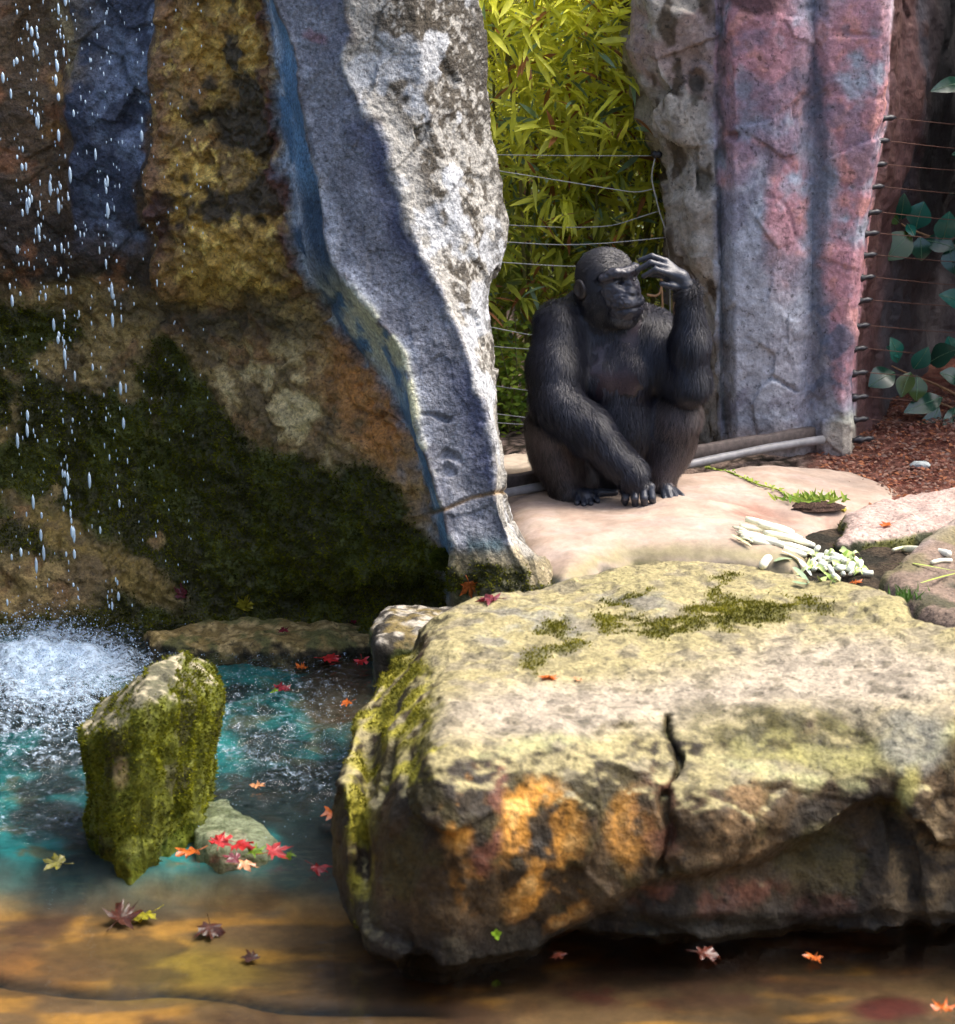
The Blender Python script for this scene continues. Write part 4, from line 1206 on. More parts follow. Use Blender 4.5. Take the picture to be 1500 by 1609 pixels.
he((0, .060, -.010), (.062, .050, .060), .04, 'face')
he((0, .078, -.056), (.056, .058, .046), .03, 'face')
he((0, .066, -.090), (.047, .050, .032), .03, 'chin', flow=(0, 0, -1))
for s_ in (-1, 1):
    hc((0, .098, .052), .0165, (s_ * .042, .088, .056), .017, .012); hc((s_ * .042, .088, .056), .017, (s_ * .071, .058, .042), .013, .012)
    he((s_ * .034, .110, .022), (.023, .030, .015), .010, 'face', neg=True)
    he((s_ * .034, .074, .022), (.017, .016, .013), .004, 'face')
    hc((s_ * .020, .098, .014), .0035, (s_ * .048, .088, .012), .003, .005)
    he((s_ * .104, -.025, .006), (.012, .027, .036), .012, 'ear'); hc((s_ * .085, -.018, .004), .02, (s_ * .102, -.028, .006), .02, .012, 'ear')
    he((s_ * .117, -.018, .006), (.010, .017, .024), .006, 'ear', neg=True)
    he((s_ * .0115, .1315, -.018), (.0065, .010, .0055), .003, 'face', neg=True)
    hc((s_ * .030, .095, -.010), .006, (s_ * .050, .085, -.040), .006, .012)
hc((0, .096, .034), .013, (0, .112, .0), .013, .012)
he((0, .118, -.014), (.024, .016, .013), .010, 'face')
he((0, .112, -.044), (.044, .027, .023), .015, 'face'); he((0, .107, -.078), (.040, .024, .017), .010, 'face')
for (a_, b_) in (((-.060, .088, -.066), (-.030, .128, -.0625)), ((-.030, .128, -.0625), (0, .139, -.061)), ((0, .139, -.061), (.030, .128, -.0625)), ((.030, .128, -.0625), (.060, .088, -.066))):
    cone(H(*a_), .0050, H(*b_), .0050, .004, 'mouth'); PR[-1]['neg'] = True

def ape():
    pts = np.concatenate([[p['c'] + p['r'].max(), p['c'] - p['r'].max()] if p['t'] == 'ell' else [p['a'] - p['ra'], p['a'] + p['ra'], p['b'] - p['rb'], p['b'] + p['rb']] for p in PR])
    lo, hi = pts.min(0) - .03, pts.max(0) + .03
    h = .0042
    n = np.ceil((hi - lo) / h).astype(int)
    ax = [(lo[d] + np.arange(n[d]) * h) for d in range(3)]
    F = np.full(n, .2, np.float32)
    for p in PR:
        if p['t'] == 'ell': b0, b1 = p['c'] - p['r'].max(), p['c'] + p['r'].max()
        else:
            rr = max(p['ra'], p['rb']); b0, b1 = np.minimum(p['a'], p['b']) - rr, np.maximum(p['a'], p['b']) + rr
        m_ = p['k'] + .03
        i0 = np.clip(((b0 - m_ - lo) / h).astype(int), 0, n - 1); i1 = np.clip(((b1 + m_ - lo) / h).astype(int) + 2, 1, n)
        sl_ = tuple(slice(i0[d], i1[d]) for d in range(3))
        P = np.stack(np.meshgrid(*[ax[d][sl_[d]] for d in range(3)], indexing='ij'), -1)
        d = sd(p, P)
        F[sl_] = smax(F[sl_], -d, p['k']) if p.get('neg') else smin(F[sl_], d, p['k'])
    V, Q = surface_nets(F, lo, h)
    return taubin(V, Q, 1), Q
CV, CF = ape()
CN = vnormals(CV, CF)
pos = [p for p in PR if not p.get('neg')]
D = np.stack([sd(p, CV) for p in pos], 1)
near = D.argmin(1)
zones = np.array([p['zone'] for p in pos])[near]
flow = np.stack([p['flow'] / np.linalg.norm(p['flow']) for p in pos])
w_ = np.exp(-(D - D.min(1, keepdims=True)) / .012); w_ /= w_.sum(1, keepdims=True)
CFL = w_ @ flow
isz = lambda *z: np.isin(zones, z)
hp = (CV - HO) @ HM.T                       # head coordinates
face = isz('face', 'mouth') | ((hp[:, 1] > .062) & (np.abs(hp[:, 0]) < .07) & (np.abs(hp[:, 2] + .02) < .09) & isz('cheek', 'chin') & (fbm(CV, 60, 2, 77) + (hp[:, 1] - .062) * 12 > .55))
# wrinkles and lip furrows
wr_ = face * (.006 * (ridged(CV * np.array([1, 1, 1.6]), 60, 2, 500) - .5) + .0012 * np.sin(hp[:, 0] * 900) * (hp[:, 2] < -.03) * (hp[:, 2] > -.058))
CV = CV + CN * wr_[:, None]
# sit on the slab: nothing below its surface
n1, n2 = fbm(CV, 12, 3, 510), fbm(CV, 40, 3, 511)
cc = np.tile([[.006, .006, .010]], (len(CV), 1))
cc = mixc(cc, (.024, .025, .036), face * (.55 + .6 * n2))
cc = mixc(cc, (.075, .078, .095), face * np.exp(-((hp[:, 2] + .042) / .012) ** 2) * (np.abs(hp[:, 0]) < .04) * (hp[:, 1] > .10) * .7)
cc = mixc(cc, (.07, .07, .085), face * np.exp(-((hp[:, 2] + .012) / .012) ** 2) * (np.abs(hp[:, 0]) < .024) * (hp[:, 1] > .115) * .6)
cc = mixc(cc, (.005, .005, .006), np.maximum(np.exp(-(np.hypot(np.abs(hp[:, 0]) - .0115, hp[:, 2] + .018) / .006) ** 2) * (hp[:, 1] > .11), isz('mouth') * 1.0))
cc = mixc(cc, (.024, .028, .040), isz('hand', 'foot') * 1.0)
cc = mixc(cc, (.020, .016, .017), isz('ear') * 1.0)
cc = mixc(cc, (.034, .022, .030), isz('chest') * sstep(.35, .6, n1) * (CN[:, 1] < .2))
cc = mixc(cc, (.030, .022, .020), isz('leg') * .7)
chimp = thing('chimpanzee', 'black chimpanzee sitting hunched on pale slab with one hand raised to its brow', 'chimpanzee', tuple(A(965, 770, 7.6)))
chimp.location.z = 0.0
body = part('body', CV, CF, M_SKIN, chimp, col=cc)
# hair: strands that follow the limbs
def hair(name, mask, count, lens, cols, wid=.00075, spread=.32, lift=.5):
    idx = np.where(mask)[0]
    i = RNG.choice(idx, count)
    base = CV[i] + RNG.normal(0, .0016, (count, 3))
    nrm = CN[i]
    d = CFL[i] + np.array([0, 0, -.25]) + RNG.normal(0, spread, (count, 3))
    clump = np.stack([fbm(base, 22, 2, 520 + k) - .5 for k in range(3)], -1) * .9
    d = d + clump
    d = d - nrm * (d * nrm).sum(1, keepdims=True)
    d /= np.maximum(np.linalg.norm(d, axis=1, keepdims=True), 1e-6)
    L = (RNG.uniform(*lens, count) * (.6 + .8 * fbm(base, 9, 2, 530)))[:, None]
    s = np.cross(d, nrm); s /= np.maximum(np.linalg.norm(s, axis=1, keepdims=True), 1e-6)
    W = wid * RNG.uniform(.7, 1.3, count)[:, None]
    b0 = base - nrm * .003
    p1 = base + d * L * .5 + nrm * L * lift * .5
    p2 = base + d * L + nrm * L * lift * .55 + np.array([0, 0, -.15]) * L
    VV = np.stack([b0 - s * W, b0 + s * W, p1 + s * W * .8, p1 - s * W * .8, p2], 1).reshape(-1, 3)
    o = np.arange(count)[:, None] * 5
    FF = np.concatenate([np.concatenate([o, o + 1, o + 2], 1), np.concatenate([o, o + 2, o + 3], 1), np.concatenate([o + 3, o + 2, o + 4], 1)])
    t = np.clip(RNG.uniform(-.2, 1, count) * .6 + (fbm(base, 8, 3, 540) - .35) * 1.0, 0, 1)[:, None]
    c = lerp(np.array(cols[0])[None], np.array(cols[1])[None], t)
    ob = part(name, VV, FF, M_FUR, chimp, col=np.repeat(c, 5, 0), smooth=False)
    ob['kind'] = 'stuff'
    return ob
nohair = face | isz('hand', 'foot', 'ear') | (isz('chest') & (CN[:, 1] < -.35) & (n1 > .52))
sx0 = CV[:, 2] > .012
BLK = ((.003, .003, .006), (.015, .018, .036))
hair('fur', ~nohair & isz('fur') & sx0, 95000, (.022, .050), BLK)
hair('leg_fur', isz('leg') & sx0, 42000, (.018, .036), ((.007, .005, .006), (.13, .098, .092)))
hair('belly_fur', ~nohair & isz('belly', 'chest') & sx0, 18000, (.018, .040), ((.004, .004, .007), (.026, .022, .036)))
hair('head_fur', ~nohair & isz('head', 'cheek', 'chin'), 26000, (.010, .026), ((.004, .004, .006), (.018, .019, .030)), .0009)
hair('hand_fur', isz('hand') & (np.linalg.norm(CV - Wr1, axis=1) < .07), 1500, (.010, .02), BLK, .0009)
hair('face_fringe', (isz('cheek', 'chin') & (hp[:, 1] > -.02)), 2600, (.012, .024), ((.008, .008, .010), (.085, .085, .095)), .0008)
# eyes set in the sockets
for s_ in (-1, 1):
    th, ph = np.meshgrid(np.linspace(0, math.pi, 10), np.linspace(0, 2 * math.pi, 16))
    sv = np.stack([np.sin(th) * np.cos(ph), np.sin(th) * np.sin(ph), np.cos(th)], -1).reshape(-1, 3)
    part('eye', H(s_ * .034, .0865, .0205) + (sv * np.array([.010, .006, .0042])) @ HM, grid_faces(16, 10), M_EYE, chimp)

# ================================================================== PLANTING
def leaf_blade(L, W, bend=.15, fold=.12, n=5):
    """lanceolate leaf along +x, lying in xy"""
    V, F = [], []
    for i in range(n + 1):
        t = i / n
        w = W * math.sin(math.pi * min(1, t ** .75 * .97 + .015)) ** .8 * .5 if 0 < i < n else W * .03
        z = -bend * L * t * t
        V += [(t * L, -w, z + fold * w), (t * L, 0, z), (t * L, w, z + fold * w)]
    for i in range(n):
        a = i * 3
        F += [(a, a + 3, a + 4, a + 1), (a + 1, a + 4, a + 5, a + 2)]
    return np.array(V), F

def orient(V, dirv, up, origin):
    d = np.asarray(dirv, float); d = d / np.linalg.norm(d)
    s = np.cross(up, d); s = s / max(np.linalg.norm(s), 1e-6)
    u = np.cross(d, s)
    return V[:, :1] * d + V[:, 1:2] * s + V[:, 2:3] * u + np.asarray(origin)

M_CANE = plain_mat('bamboo_cane', (.16, .15, .05), .5, .4)
M_DRY = plain_mat('dry_stem', (.30, .17, .08), .7)
LEAF_MESH = [leaf_blade(1.0, w, b_, .25, 4) for w, b_ in ((.16, .10), (.13, .25), (.19, .18))]

def bamboo(base, tip, lean, n_leaf, ylo, col_lo, col_hi, label, n_parts):
    root = thing('bamboo', label, 'bamboo', tuple(base), 'bamboo behind the wire fence')
    base, tip = np.array(base), np.array(tip)
    for k in range(3):
        off = RNG.normal(0, .05, 3) * [1, 1, 0]
        pts = spline([base + off, lerp(base, tip, .5) + off * 2 + [0, .08, 0], tip + off * 3 + RNG.normal(0, .05, 3)], 14)
        V, F = tube(pts, np.linspace(.010, .004, 14), 6)
        part('cane', V, F, M_CANE, root)
        if k == 0: main = pts
    bag = Bag(); singles = []
    n_cl = n_leaf // 6
    for c in range(n_cl):
        t = RNG.uniform(.02, 1) ** .7
        p = main[min(13, int(t * 13))]
        o = p + RNG.normal(0, 1, 3) * np.array([.17, .13, .10]) + np.array([0, -lean * t, 0])
        if o[1] < 8.72: o[1] = 8.72 + RNG.uniform(0, .1)
        if o[2] < .05: continue
        ang = RNG.uniform(0, 2 * math.pi)
        fan = np.array([math.cos(ang), math.sin(ang) * .8 - .25, RNG.uniform(-.5, .25)])
        sun_tone = np.clip(t * 1.05 + RNG.normal(0, .18) + (.25 if t > .5 else -.05), 0, 1)  # leaves coloured brighter upwards, sun on the crown put into the pigment
        for j in range(RNG.integers(4, 8)):
            d = fan + RNG.normal(0, .55, 3); d[2] -= .25
            L = RNG.uniform(.075, .15)
            lv, lf = LEAF_MESH[RNG.integers(0, 3)]
            V = orient(lv * L, d, np.array([0, -.35, 1]) + RNG.normal(0, .4, 3), o + RNG.normal(0, .012, 3))
            cl = lerp(np.array(col_lo), np.array(col_hi), np.clip(sun_tone + RNG.normal(0, .2), 0, 1))
            if RNG.uniform() < .06: cl = np.array([.34, .14, .05])
            elif RNG.uniform() < .10: cl = np.array([.24, .36, .22])
            singles.append((o[1], V, lf, cl))
    singles.sort(key=lambda q_: q_[0])
    for (_, V, lf, cl) in singles[:n_parts]:
        part('leaf', V, lf, M_LEAF, root, col=np.tile(cl, (len(V), 1)))
    for (_, V, lf, cl) in singles[n_parts:]: bag.add(V, lf, cl)
    V, F, C = bag.arr()
    f = part('foliage', V, F, M_LEAF, root, col=C)
    f['kind'] = 'stuff'
    return root

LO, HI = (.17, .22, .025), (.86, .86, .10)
spots = [(760, 9.15), (800, 9.35), (840, 9.05), (880, 9.3), (925, 9.1), (965, 9.3), (1010, 9.2), (1045, 9.5)]
names = ['leafy yellow green bamboo pressed against the lichen spotted rock column', 'bamboo clump whose stems rise just beside the lichen spotted column',
         'bright yellow bamboo clump above the lowest sagging wires', 'bamboo clump arching over the fence behind the shoulder of the ape',
         'bamboo clump leaning over the fence above the head of the ape', 'bamboo clump between the head of the ape and the pink wall',
         'bamboo clump beside the black insulator and vertical wire', 'dark bamboo clump half hidden behind edge of the pink wall']
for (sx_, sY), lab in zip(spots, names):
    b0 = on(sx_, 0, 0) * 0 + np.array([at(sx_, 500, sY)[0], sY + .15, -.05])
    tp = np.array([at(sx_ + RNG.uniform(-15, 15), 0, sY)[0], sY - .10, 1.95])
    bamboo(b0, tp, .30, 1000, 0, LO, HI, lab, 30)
# deeper bamboo that closes the view, shade put into its darker leaf colours
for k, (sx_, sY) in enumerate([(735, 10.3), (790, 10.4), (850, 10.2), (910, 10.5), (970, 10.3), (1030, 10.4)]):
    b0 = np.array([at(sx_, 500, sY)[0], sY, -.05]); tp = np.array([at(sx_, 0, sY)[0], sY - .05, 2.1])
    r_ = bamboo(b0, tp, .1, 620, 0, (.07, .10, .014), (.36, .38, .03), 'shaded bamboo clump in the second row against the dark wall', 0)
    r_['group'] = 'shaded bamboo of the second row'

# pale green shrub at the fence foot
M_SHRUB = pigment_mat('shrub_leaf', (.4, .65), .4, (30, .85, 1.15), (), trans=.4)
def oval_leaf(L, W, n=4):
    V, F = [], []
    for i in range(n + 1):
        t = i / n
        w = W * .5 * math.sin(math.pi * (t * .96 + .02))
        V += [(t * L, -w, .06 * L * math.sin(math.pi * t) - .1 * L * t * t + .15 * w), (t * L, 0, .06 * L * math.sin(math.pi * t) - .1 * L * t * t), (t * L, w, .06 * L * math.sin(math.pi * t) - .1 * L * t * t + .15 * w)]
    for i in range(n):
        a = i * 3
        F += [(a, a + 3, a + 4, a + 1), (a + 1, a + 4, a + 5, a + 2)]
    return np.array(V), F
for (cx, top_y, n_l, lab) in ((806, 545, 420, 'pale green small leaved shrub between rock column and back of the ape'), (782, 640, 200, 'low pale green weed at the bottom wires beside the rock column')):
    Yp = 8.80
    base = np.array([at(cx, 700, Yp)[0], Yp, -.03]); tp = at(cx, top_y, Yp)
    root = thing('shrub', lab, 'shrub', tuple(base))
    bag = Bag()
    for k in range(7):
        e = np.array(tp) + RNG.normal(0, 1, 3) * [.07, .06, .10]
        V, F = tube(spline([base + RNG.normal(0, .02, 3) * [1, 1, 0], lerp(base, e, .6) + RNG.normal(0, .02, 3), e], 8), np.linspace(.004, .0015, 8), 5)
        part('stem', V, F, M_CANE, root)
        for j in range(n_l // 7):
            t = RNG.uniform(.1, 1)
            o = lerp(base, e, t) + RNG.normal(0, .035, 3)
            lv, lf = oval_leaf(RNG.uniform(.022, .042), RNG.uniform(.014, .022))
            d = RNG.normal(0, 1, 3); d[2] *= .4; d[1] -= .4
            bag.add(orient(lv, d, np.array([0, -.5, 1]) + RNG.normal(0, .3, 3), o), lf, lerp(np.array([.12, .22, .02]), np.array([.36, .46, .05]), RNG.uniform()))
    V, F, C = bag.arr()
    part('foliage', V, F, M_SHRUB, root, col=C)['kind'] = 'stuff'

# glossy broad leaved plant on the shaded side
m, nt, b, out = new_mat('glossy_leaf')
att = node(nt, 'ShaderNodeAttribute', attribute_name='pigment')
nt.links.new(att.outputs['Color'], b.inputs['Base Color'])
b.inputs['Roughness'].default_value = .22
b.inputs['Specular IOR Level'].default_value = .6
M_GLOSS = m
M_MIDRIB = plain_mat('leaf_midrib', (.14, .26, .14), .4)
def broad_plant(lab, stems, leaves, Yp):
    s0 = at(*stems[0][0], Yp)
    root = thing('broad_leaved_plant', lab, 'plant', (s0[0], Yp, 0.0))
    for st in stems:
        P = [at(a, b_, Yp + .03 * i) for i, (a, b_) in enumerate(st)]
        V, F = tube(spline(P, 12), np.linspace(.007, .003, 12), 6)
        part('stem', V, F, M_DRY, root)
    for (x0, y0, x1, y1, wd, cl) in leaves:
        a_, b_ = at(x0, y0, Yp + RNG.uniform(-.03, .03)), at(x1, y1, Yp - .05 + RNG.uniform(-.04, .04))
        L = np.linalg.norm(b_ - a_)
        lv, lf = oval_leaf(L, wd / 395.0, 7)
        V = orient(lv, b_ - a_, np.array([RNG.normal(0, .35), -1.0, .65]), a_)
        c = np.tile(np.array(cl), (len(V), 1))
        lf2 = part('leaf', V, lf, M_GLOSS, root, col=c)
        up_i = np.arange(1, len(V), 3)
        vn, fn = tube(V[up_i] + np.array([0, -.0012, .0008]), np.linspace(.0016, .0006, len(up_i)), 4)
        mk('midrib', vn - np.array(root.location), fn, M_MIDRIB, lf2)
    return root
DK, TE, OLV = (.008, .05, .028), (.014, .12, .085), (.05, .085, .02)
broad_plant('dark plant with glossy teal leaves on a twig beside the peg fence', [[(1530, 400), (1470, 375), (1430, 362), (1405, 345)]], [
    (1412, 350, 1388, 332, 26, OLV), (1415, 345, 1420, 308, 28, TE), (1438, 360, 1450, 318, 42, TE), (1430, 365, 1392, 408, 46, OLV), (1445, 372, 1448, 410, 34, DK),
    (1480, 380, 1492, 335, 40, TE), (1425, 352, 1436, 370, 16, TE), (1452, 378, 1500, 388, 36, DK), (1500, 390, 1535, 360, 34, TE), (1490, 388, 1500, 430, 34, DK),
    (1520, 480, 1478, 462, 34, TE), (1530, 440, 1505, 410, 30, TE), (1520, 130, 1466, 140, 26, DK), (1540, 250, 1500, 240, 30, DK)], 8.95)
broad_plant('low plant with drooping dark green oval leaves above the red mulch', [[(1560, 660), (1490, 610), (1430, 590), (1400, 575)], [(1560, 690), (1500, 640), (1460, 630)]], [
    (1410, 570, 1402, 532, 30, TE), (1405, 585, 1366, 605, 40, DK), (1430, 585, 1415, 622, 30, OLV), (1440, 590, 1440, 630, 32, OLV), (1435, 580, 1458, 548, 30, TE),
    (1480, 625, 1424, 645, 34, DK), (1475, 640, 1442, 704, 34, DK), (1500, 640, 1485, 690, 34, DK), (1460, 570, 1500, 548, 40, DK), (1500, 560, 1490, 530, 30, TE),
    (1510, 600, 1480, 585, 30, DK), (1530, 650, 1500, 672, 34, DK), (1415, 560, 1395, 545, 20, TE)], 8.75)

# taller laurel that shades the corner, mostly outside the view
root = thing('laurel_shrub', 'tall dark laurel shrub shading the corner beside the peg fence', 'shrub', (2.35, 9.1, 0))
for k in range(6):
    e = np.array([2.3 + RNG.normal(0, .2), 9.1 + RNG.normal(0, .35), 2.2])
    V, F = tube(spline([np.array([2.35 + RNG.normal(0, .05), 9.1 + RNG.normal(0, .08), -.05]), lerp(np.array([2.35, 9.1, 0]), e, .5) + RNG.normal(0, .06, 3), e], 9), np.linspace(.02, .006, 9), 6)
    part('stem', V, F, M_DRY, root)
bag = Bag()
for k in range(1500):
    o = np.array([2.42, 9.1, 1.25]) + RNG.normal(0, 1, 3) * np.array([.20, .42, .62])
    if o[0] < 2.02 or o[2] < .1: continue
    lv, lf = oval_leaf(RNG.uniform(.11, .17), RNG.uniform(.05, .075), 4)
    bag.add(orient(lv, np.array([RNG.normal(), RNG.normal(), RNG.normal(0, .5)]), np.array([RNG.normal(0, .4), RNG.normal(0, .4), 1]), o), lf, lerp(np.array(DK), np.array(TE), RNG.uniform(0, .7)))
V, F, C = bag.arr()
part('foliage', V, F, M_GLOSS, root, col=C)['kind'] = 'stuff'

# ================================================================== FENCES
M_WIRE = plain_mat('galvanised_wire', (.42, .42, .40), .45, .5, .6, .2, 200, 0)
M_PEG = plain_mat('black_plastic', (.018, .018, .022), .4, .5)
M_RUST = plain_mat('rusty_wire', (.10, .045, .03), .7)
fence = thing('wire_fence', 'thin galvanised wire fence strung between rock column and pink wall', 'fence', tuple(at(905, 712, 8.66)))
W_ = [[(740, 243), (900, 245), (1028, 245)], [(740, 262), (830, 276), (960, 297), (1000, 303), (1026, 297)], [(760, 352), (890, 358), (960, 356), (1000, 343), (1034, 332)],
      [(760, 378), (880, 386), (960, 382), (1048, 373)], [(750, 410), (800, 413), (900, 420), (1000, 414)], [(740, 508), (800, 520), (840, 528), (930, 532)], [(740, 540), (800, 547), (900, 552)],
      [(740, 600), (800, 610), (900, 622)], [(740, 645), (800, 653), (900, 665)], [(740, 660), (800, 666), (900, 670)], [(740, 706), (800, 710), (900, 716)]]
for k, w in enumerate(W_):
    V, F = tube(spline([at(a, b_, 8.66 + .01 * math.sin(k)) for a, b_ in w], 26), .0019, 5)
    part('wire', V, F, M_WIRE, fence)
V, F = tube(spline([at(a, b_, 8.64) for a, b_ in ((1030, 243), (1022, 278), (1030, 310), (1036, 335), (1047, 365), (1052, 400), (1053, 520), (1050, 600))], 40), .003, 6)
part('vertical_wire', V, F, M_WIRE, fence)
for (a, b_, r_) in ((1030, 243, .016), (1050, 368, .009)):
    c0 = at(a, b_, 8.64)
    V, F = tube(np.stack([c0 + np.array([t, .0, 0]) for t in np.linspace(-.016, .024, 7)]), r_ * np.array([.4, .8, 1, .7, 1, .8, .4]), 10)
    part('insulator', V, F, M_PEG, fence)
# dry stems and a broken twig by the fence
for lab, pts in (('bent dry twig hanging by the raised hand of the ape', [(1016, 463), (1030, 466), (1038, 460), (1040, 440), (1036, 425)]), ('upright dry stem seen between face and forearm of the ape', [(1038, 415), (1040, 470), (1044, 560)]),
                 ('second dry stem close to the forearm of the ape', [(1058, 460), (1060, 520), (1052, 560)])):
    V, F = tube(spline([at(a, b_, 8.58) for a, b_ in pts], 20), np.linspace(.0055, .004, 20), 6)
    tag(place('dry_stem', V, F, M_DRY), lab, 'twig')

peg_fence = thing('peg_fence', 'line of black insulator pegs with rusty wires on the edge of the pink wall', 'fence', tuple(at(1342, 690, 8.5)))
pegs = [(1384, 186), (1374, 222), (1370, 259), (1366, 294), (1362, 334), (1358, 367), (1355, 401), (1352, 436), (1348, 472), (1344, 512), (1340, 548), (1341, 586), (1342, 624), (1342, 659), (1350, 690)]
for k, (a, b_) in enumerate(pegs):
    c0 = at(a, b_, 8.44)
    ts = np.linspace(-.03, .055, 9)
    V, F = tube(np.stack([c0 + np.array([t, -.01 + .3 * t, .05 * t]) for t in ts]), .0125 * np.array([.75, .75, 1.25, 1.3, .8, .75, .95, .7, .3]), 10)
    part('peg', V, F, M_PEG, peg_fence)
    e0 = c0 + np.array([.05, .006, 0]); e1 = at(1600, b_ + 12 + 3 * math.sin(k * 2.1), 9.3)
    V, F = tube(spline([e0, lerp(e0, e1, .5) - [0, 0, .012], e1], 14), .0016, 5)
    part('wire', V, F, M_RUST, peg_fence)

# ================================================================== RAILS BEHIND THE APE
M_PIPE = plain_mat('grey_pipe', (.17, .17, .18), .45, .5, 0, .25, 30, .1)
M_WOOD = plain_mat('weathered_timber', (.075, .06, .055), .75, .3, 0, .35, 50, .4)
M_PALE = plain_mat('pale_timber', (.48, .40, .31), .75, .3, 0, .2, 30, .3)
def rail(name, p0, p1, z, r_, mat, label, cat):
    a_, b_ = on(*p0, z), on(*p1, z)
    pts = np.linspace(a_, b_, 24); pts[:, 2] += .006 * np.sin(np.linspace(0, 9, 24))
    V, F = tube(pts, r_ * (1 + .05 * np.sin(np.linspace(0, 40, 24))), 12)
    return tag(place(name, V, F, mat), label, cat)
rail('grey_pipe', (740, 786), (1292, 692), .018, .016, M_PIPE, 'grey pipe lying along the back edge of the slab behind the ape', 'pipe')
def beam(name, p0, p1, z, w, hh, mat, label, cat):
    a_, b_ = on(*p0, z), on(*p1, z)
    d = (b_ - a_) / np.linalg.norm(b_ - a_); s = np.array([-d[1], d[0], 0])
    V = []; n = 16; e = .006
    prof = [(-w + e, -hh), (w - e, -hh), (w, -hh + e), (w, hh - e), (w - e, hh), (-w + e, hh), (-w, hh - e), (-w, -hh + e)]
    for i in range(n):
        c0 = lerp(a_, b_, i / (n - 1)) + np.array([0, 0, .003 * math.sin(i * 2.3)])
        V += [c0 + s * u + np.array([0, 0, v]) for u, v in prof]
    F = [(i * 8 + k, i * 8 + (k + 1) % 8, (i + 1) * 8 + (k + 1) % 8, (i + 1) * 8 + k) for i in range(n - 1) for k in range(8)]
    F += [tuple(range(8))[::-1], tuple((n - 1) * 8 + k for k in range(8))]
    return tag(place(name, np.array(V), F, mat, smooth=False), label, cat)
beam('timber_rail', (740, 768), (1276, 682), .03, .016, .028, M_WOOD, 'dark weathered timber rail behind the grey pipe', 'rail')
beam('plank', (700, 742), (900, 728), .0, .10, .025, M_PALE, 'pale sunlit plank lying at the fence foot beside the ape', 'plank')

# ================================================================== SMALL THINGS
# ray-cast rest heights so that leaves lie on what carries them
from mathutils.bvhtree import BVHTree
bpy.context.view_layer.update()
def bvh(o):
    me = o.data
    return BVHTree.FromPolygons([o.matrix_world @ v.co for v in me.vertices], [tuple(p.vertices) for p in me.polygons])
CARRY = [bvh(o) for o in (slab, boulder, tower, brown, ledge_rock, ground)]
def hit(px, py):
    a, dy, dz = ray(px, py)
    o = Vector((0, 0, CAM_H)); d = Vector((float(a), float(dy), float(dz))).normalized()
    best = None
    for t in CARRY:
        loc, nr, i, ds = t.ray_cast(o, d)
        if loc is not None and (best is None or ds < best[2]): best = (loc, nr, ds)
    return np.array(best[0]), np.array(best[1])

def maple(seed):
    r = random.Random(seed)
    tips = [(90, 1.0), (40, .92), (140, .92), (-15, .66), (195, .66)]
    pts = []
    seq = [(-90, .18), (-50, .42), (-32, .40), (-15, .66), (2, .42), (14, .50), (22, .46), (40, .92), (52, .62), (60, .66), (68, .44), (78, .72), (84, .74), (90, 1.0),
           (96, .74), (102, .72), (112, .44), (120, .66), (128, .62), (140, .92), (158, .46), (166, .50), (178, .42), (195, .66), (212, .40), (230, .42)]
    V = [(0, 0, 0)]
    cu = r.uniform(-.25, .35); tw_ = r.uniform(-.3, .3)
    for a, q_ in seq:
        q_ *= r.uniform(.80, 1.15)
        x, y = q_ * math.cos(R(a)), q_ * math.sin(R(a))
        V.append((x, y, cu * q_ * q_ * .6 + tw_ * x * y + r.uniform(-.16, .16)))
    n = len(seq)
    F = [(0, i + 1, (i + 1) % n + 1) for i in range(n)]
    V = np.array(V)
    sv, sf = tube(np.array([(0, -.1, .02), (.03, -.5, .03), (.08, -.85, .08)]), .02, 4)
    F = F + [tuple(int(i) + len(V) for i in f) for f in sf]
    return np.concatenate([V, sv]), F
def leaf_mat(name, col, rough=.35):
    return plain_mat(name, tuple(c * .85 for c in col), .25, .6, 0, .5, 70, .6, trans=.2)
LM = dict(orange=leaf_mat('orange_leaf', (.62, .15, .03)), red=leaf_mat('red_leaf', (.50, .03, .03)), dark=leaf_mat('dark_red_leaf', (.16, .02, .03)), yellow=leaf_mat('yellow_leaf', (.55, .46, .04)),
          green=leaf_mat('green_leaf', (.16, .27, .02)), peach=leaf_mat('peach_leaf', (.70, .33, .15)), brown=leaf_mat('brown_leaf', (.10, .025, .015)), olive=leaf_mat('olive_leaf', (.20, .19, .03)))
def fallen(px, py, size, kind, label, where='surf', z=None, spin=None, tilt=.25, group=None, sink=.004):
    sd_ = int(px * 7 + py)
    V, F = maple(sd_)
    r = random.Random(sd_ + 1)
    if where == 'surf': p, nr = hit(px, py)
    else: p, nr = on(px, py, z), np.array([0, 0, 1.0])
    nr = nr + np.array([r.uniform(-1, 1), r.uniform(-1, 1) - .6, 0]) * tilt
    nr /= np.linalg.norm(nr)
    an = r.uniform(0, 6.28) if spin is None else R(spin)
    d = np.array([math.cos(an), math.sin(an), 0]); d -= nr * (d @ nr); d /= np.linalg.norm(d)
    s = np.cross(nr, d)
    S = size * 1.3 / 2.0
    W = (V[:, :1] * d + V[:, 1:2] * s + V[:, 2:3] * nr) * S
    W = W + p - np.array([0, 0, 0]); 
    if where == 'surf': W += nr * (sink + max(0, -(V[:, 2].min()) * S * .6))
    else: W[:, 2] += max(0, z + .004 - W[:, 2].min()) * .5
    o = place('fallen_leaf', W, F, LM[kind], smooth=False)
    tag(o, label, 'leaf', group)
    return o
WZ = WATER_Z + .006
fallen(738, 917, .075, 'orange', 'orange red maple leaf on the moss at the foot of the slate column', spin=150)
fallen(772, 945, .085, 'dark', 'dull crimson maple leaf standing on moss behind the big boulder', spin=60)
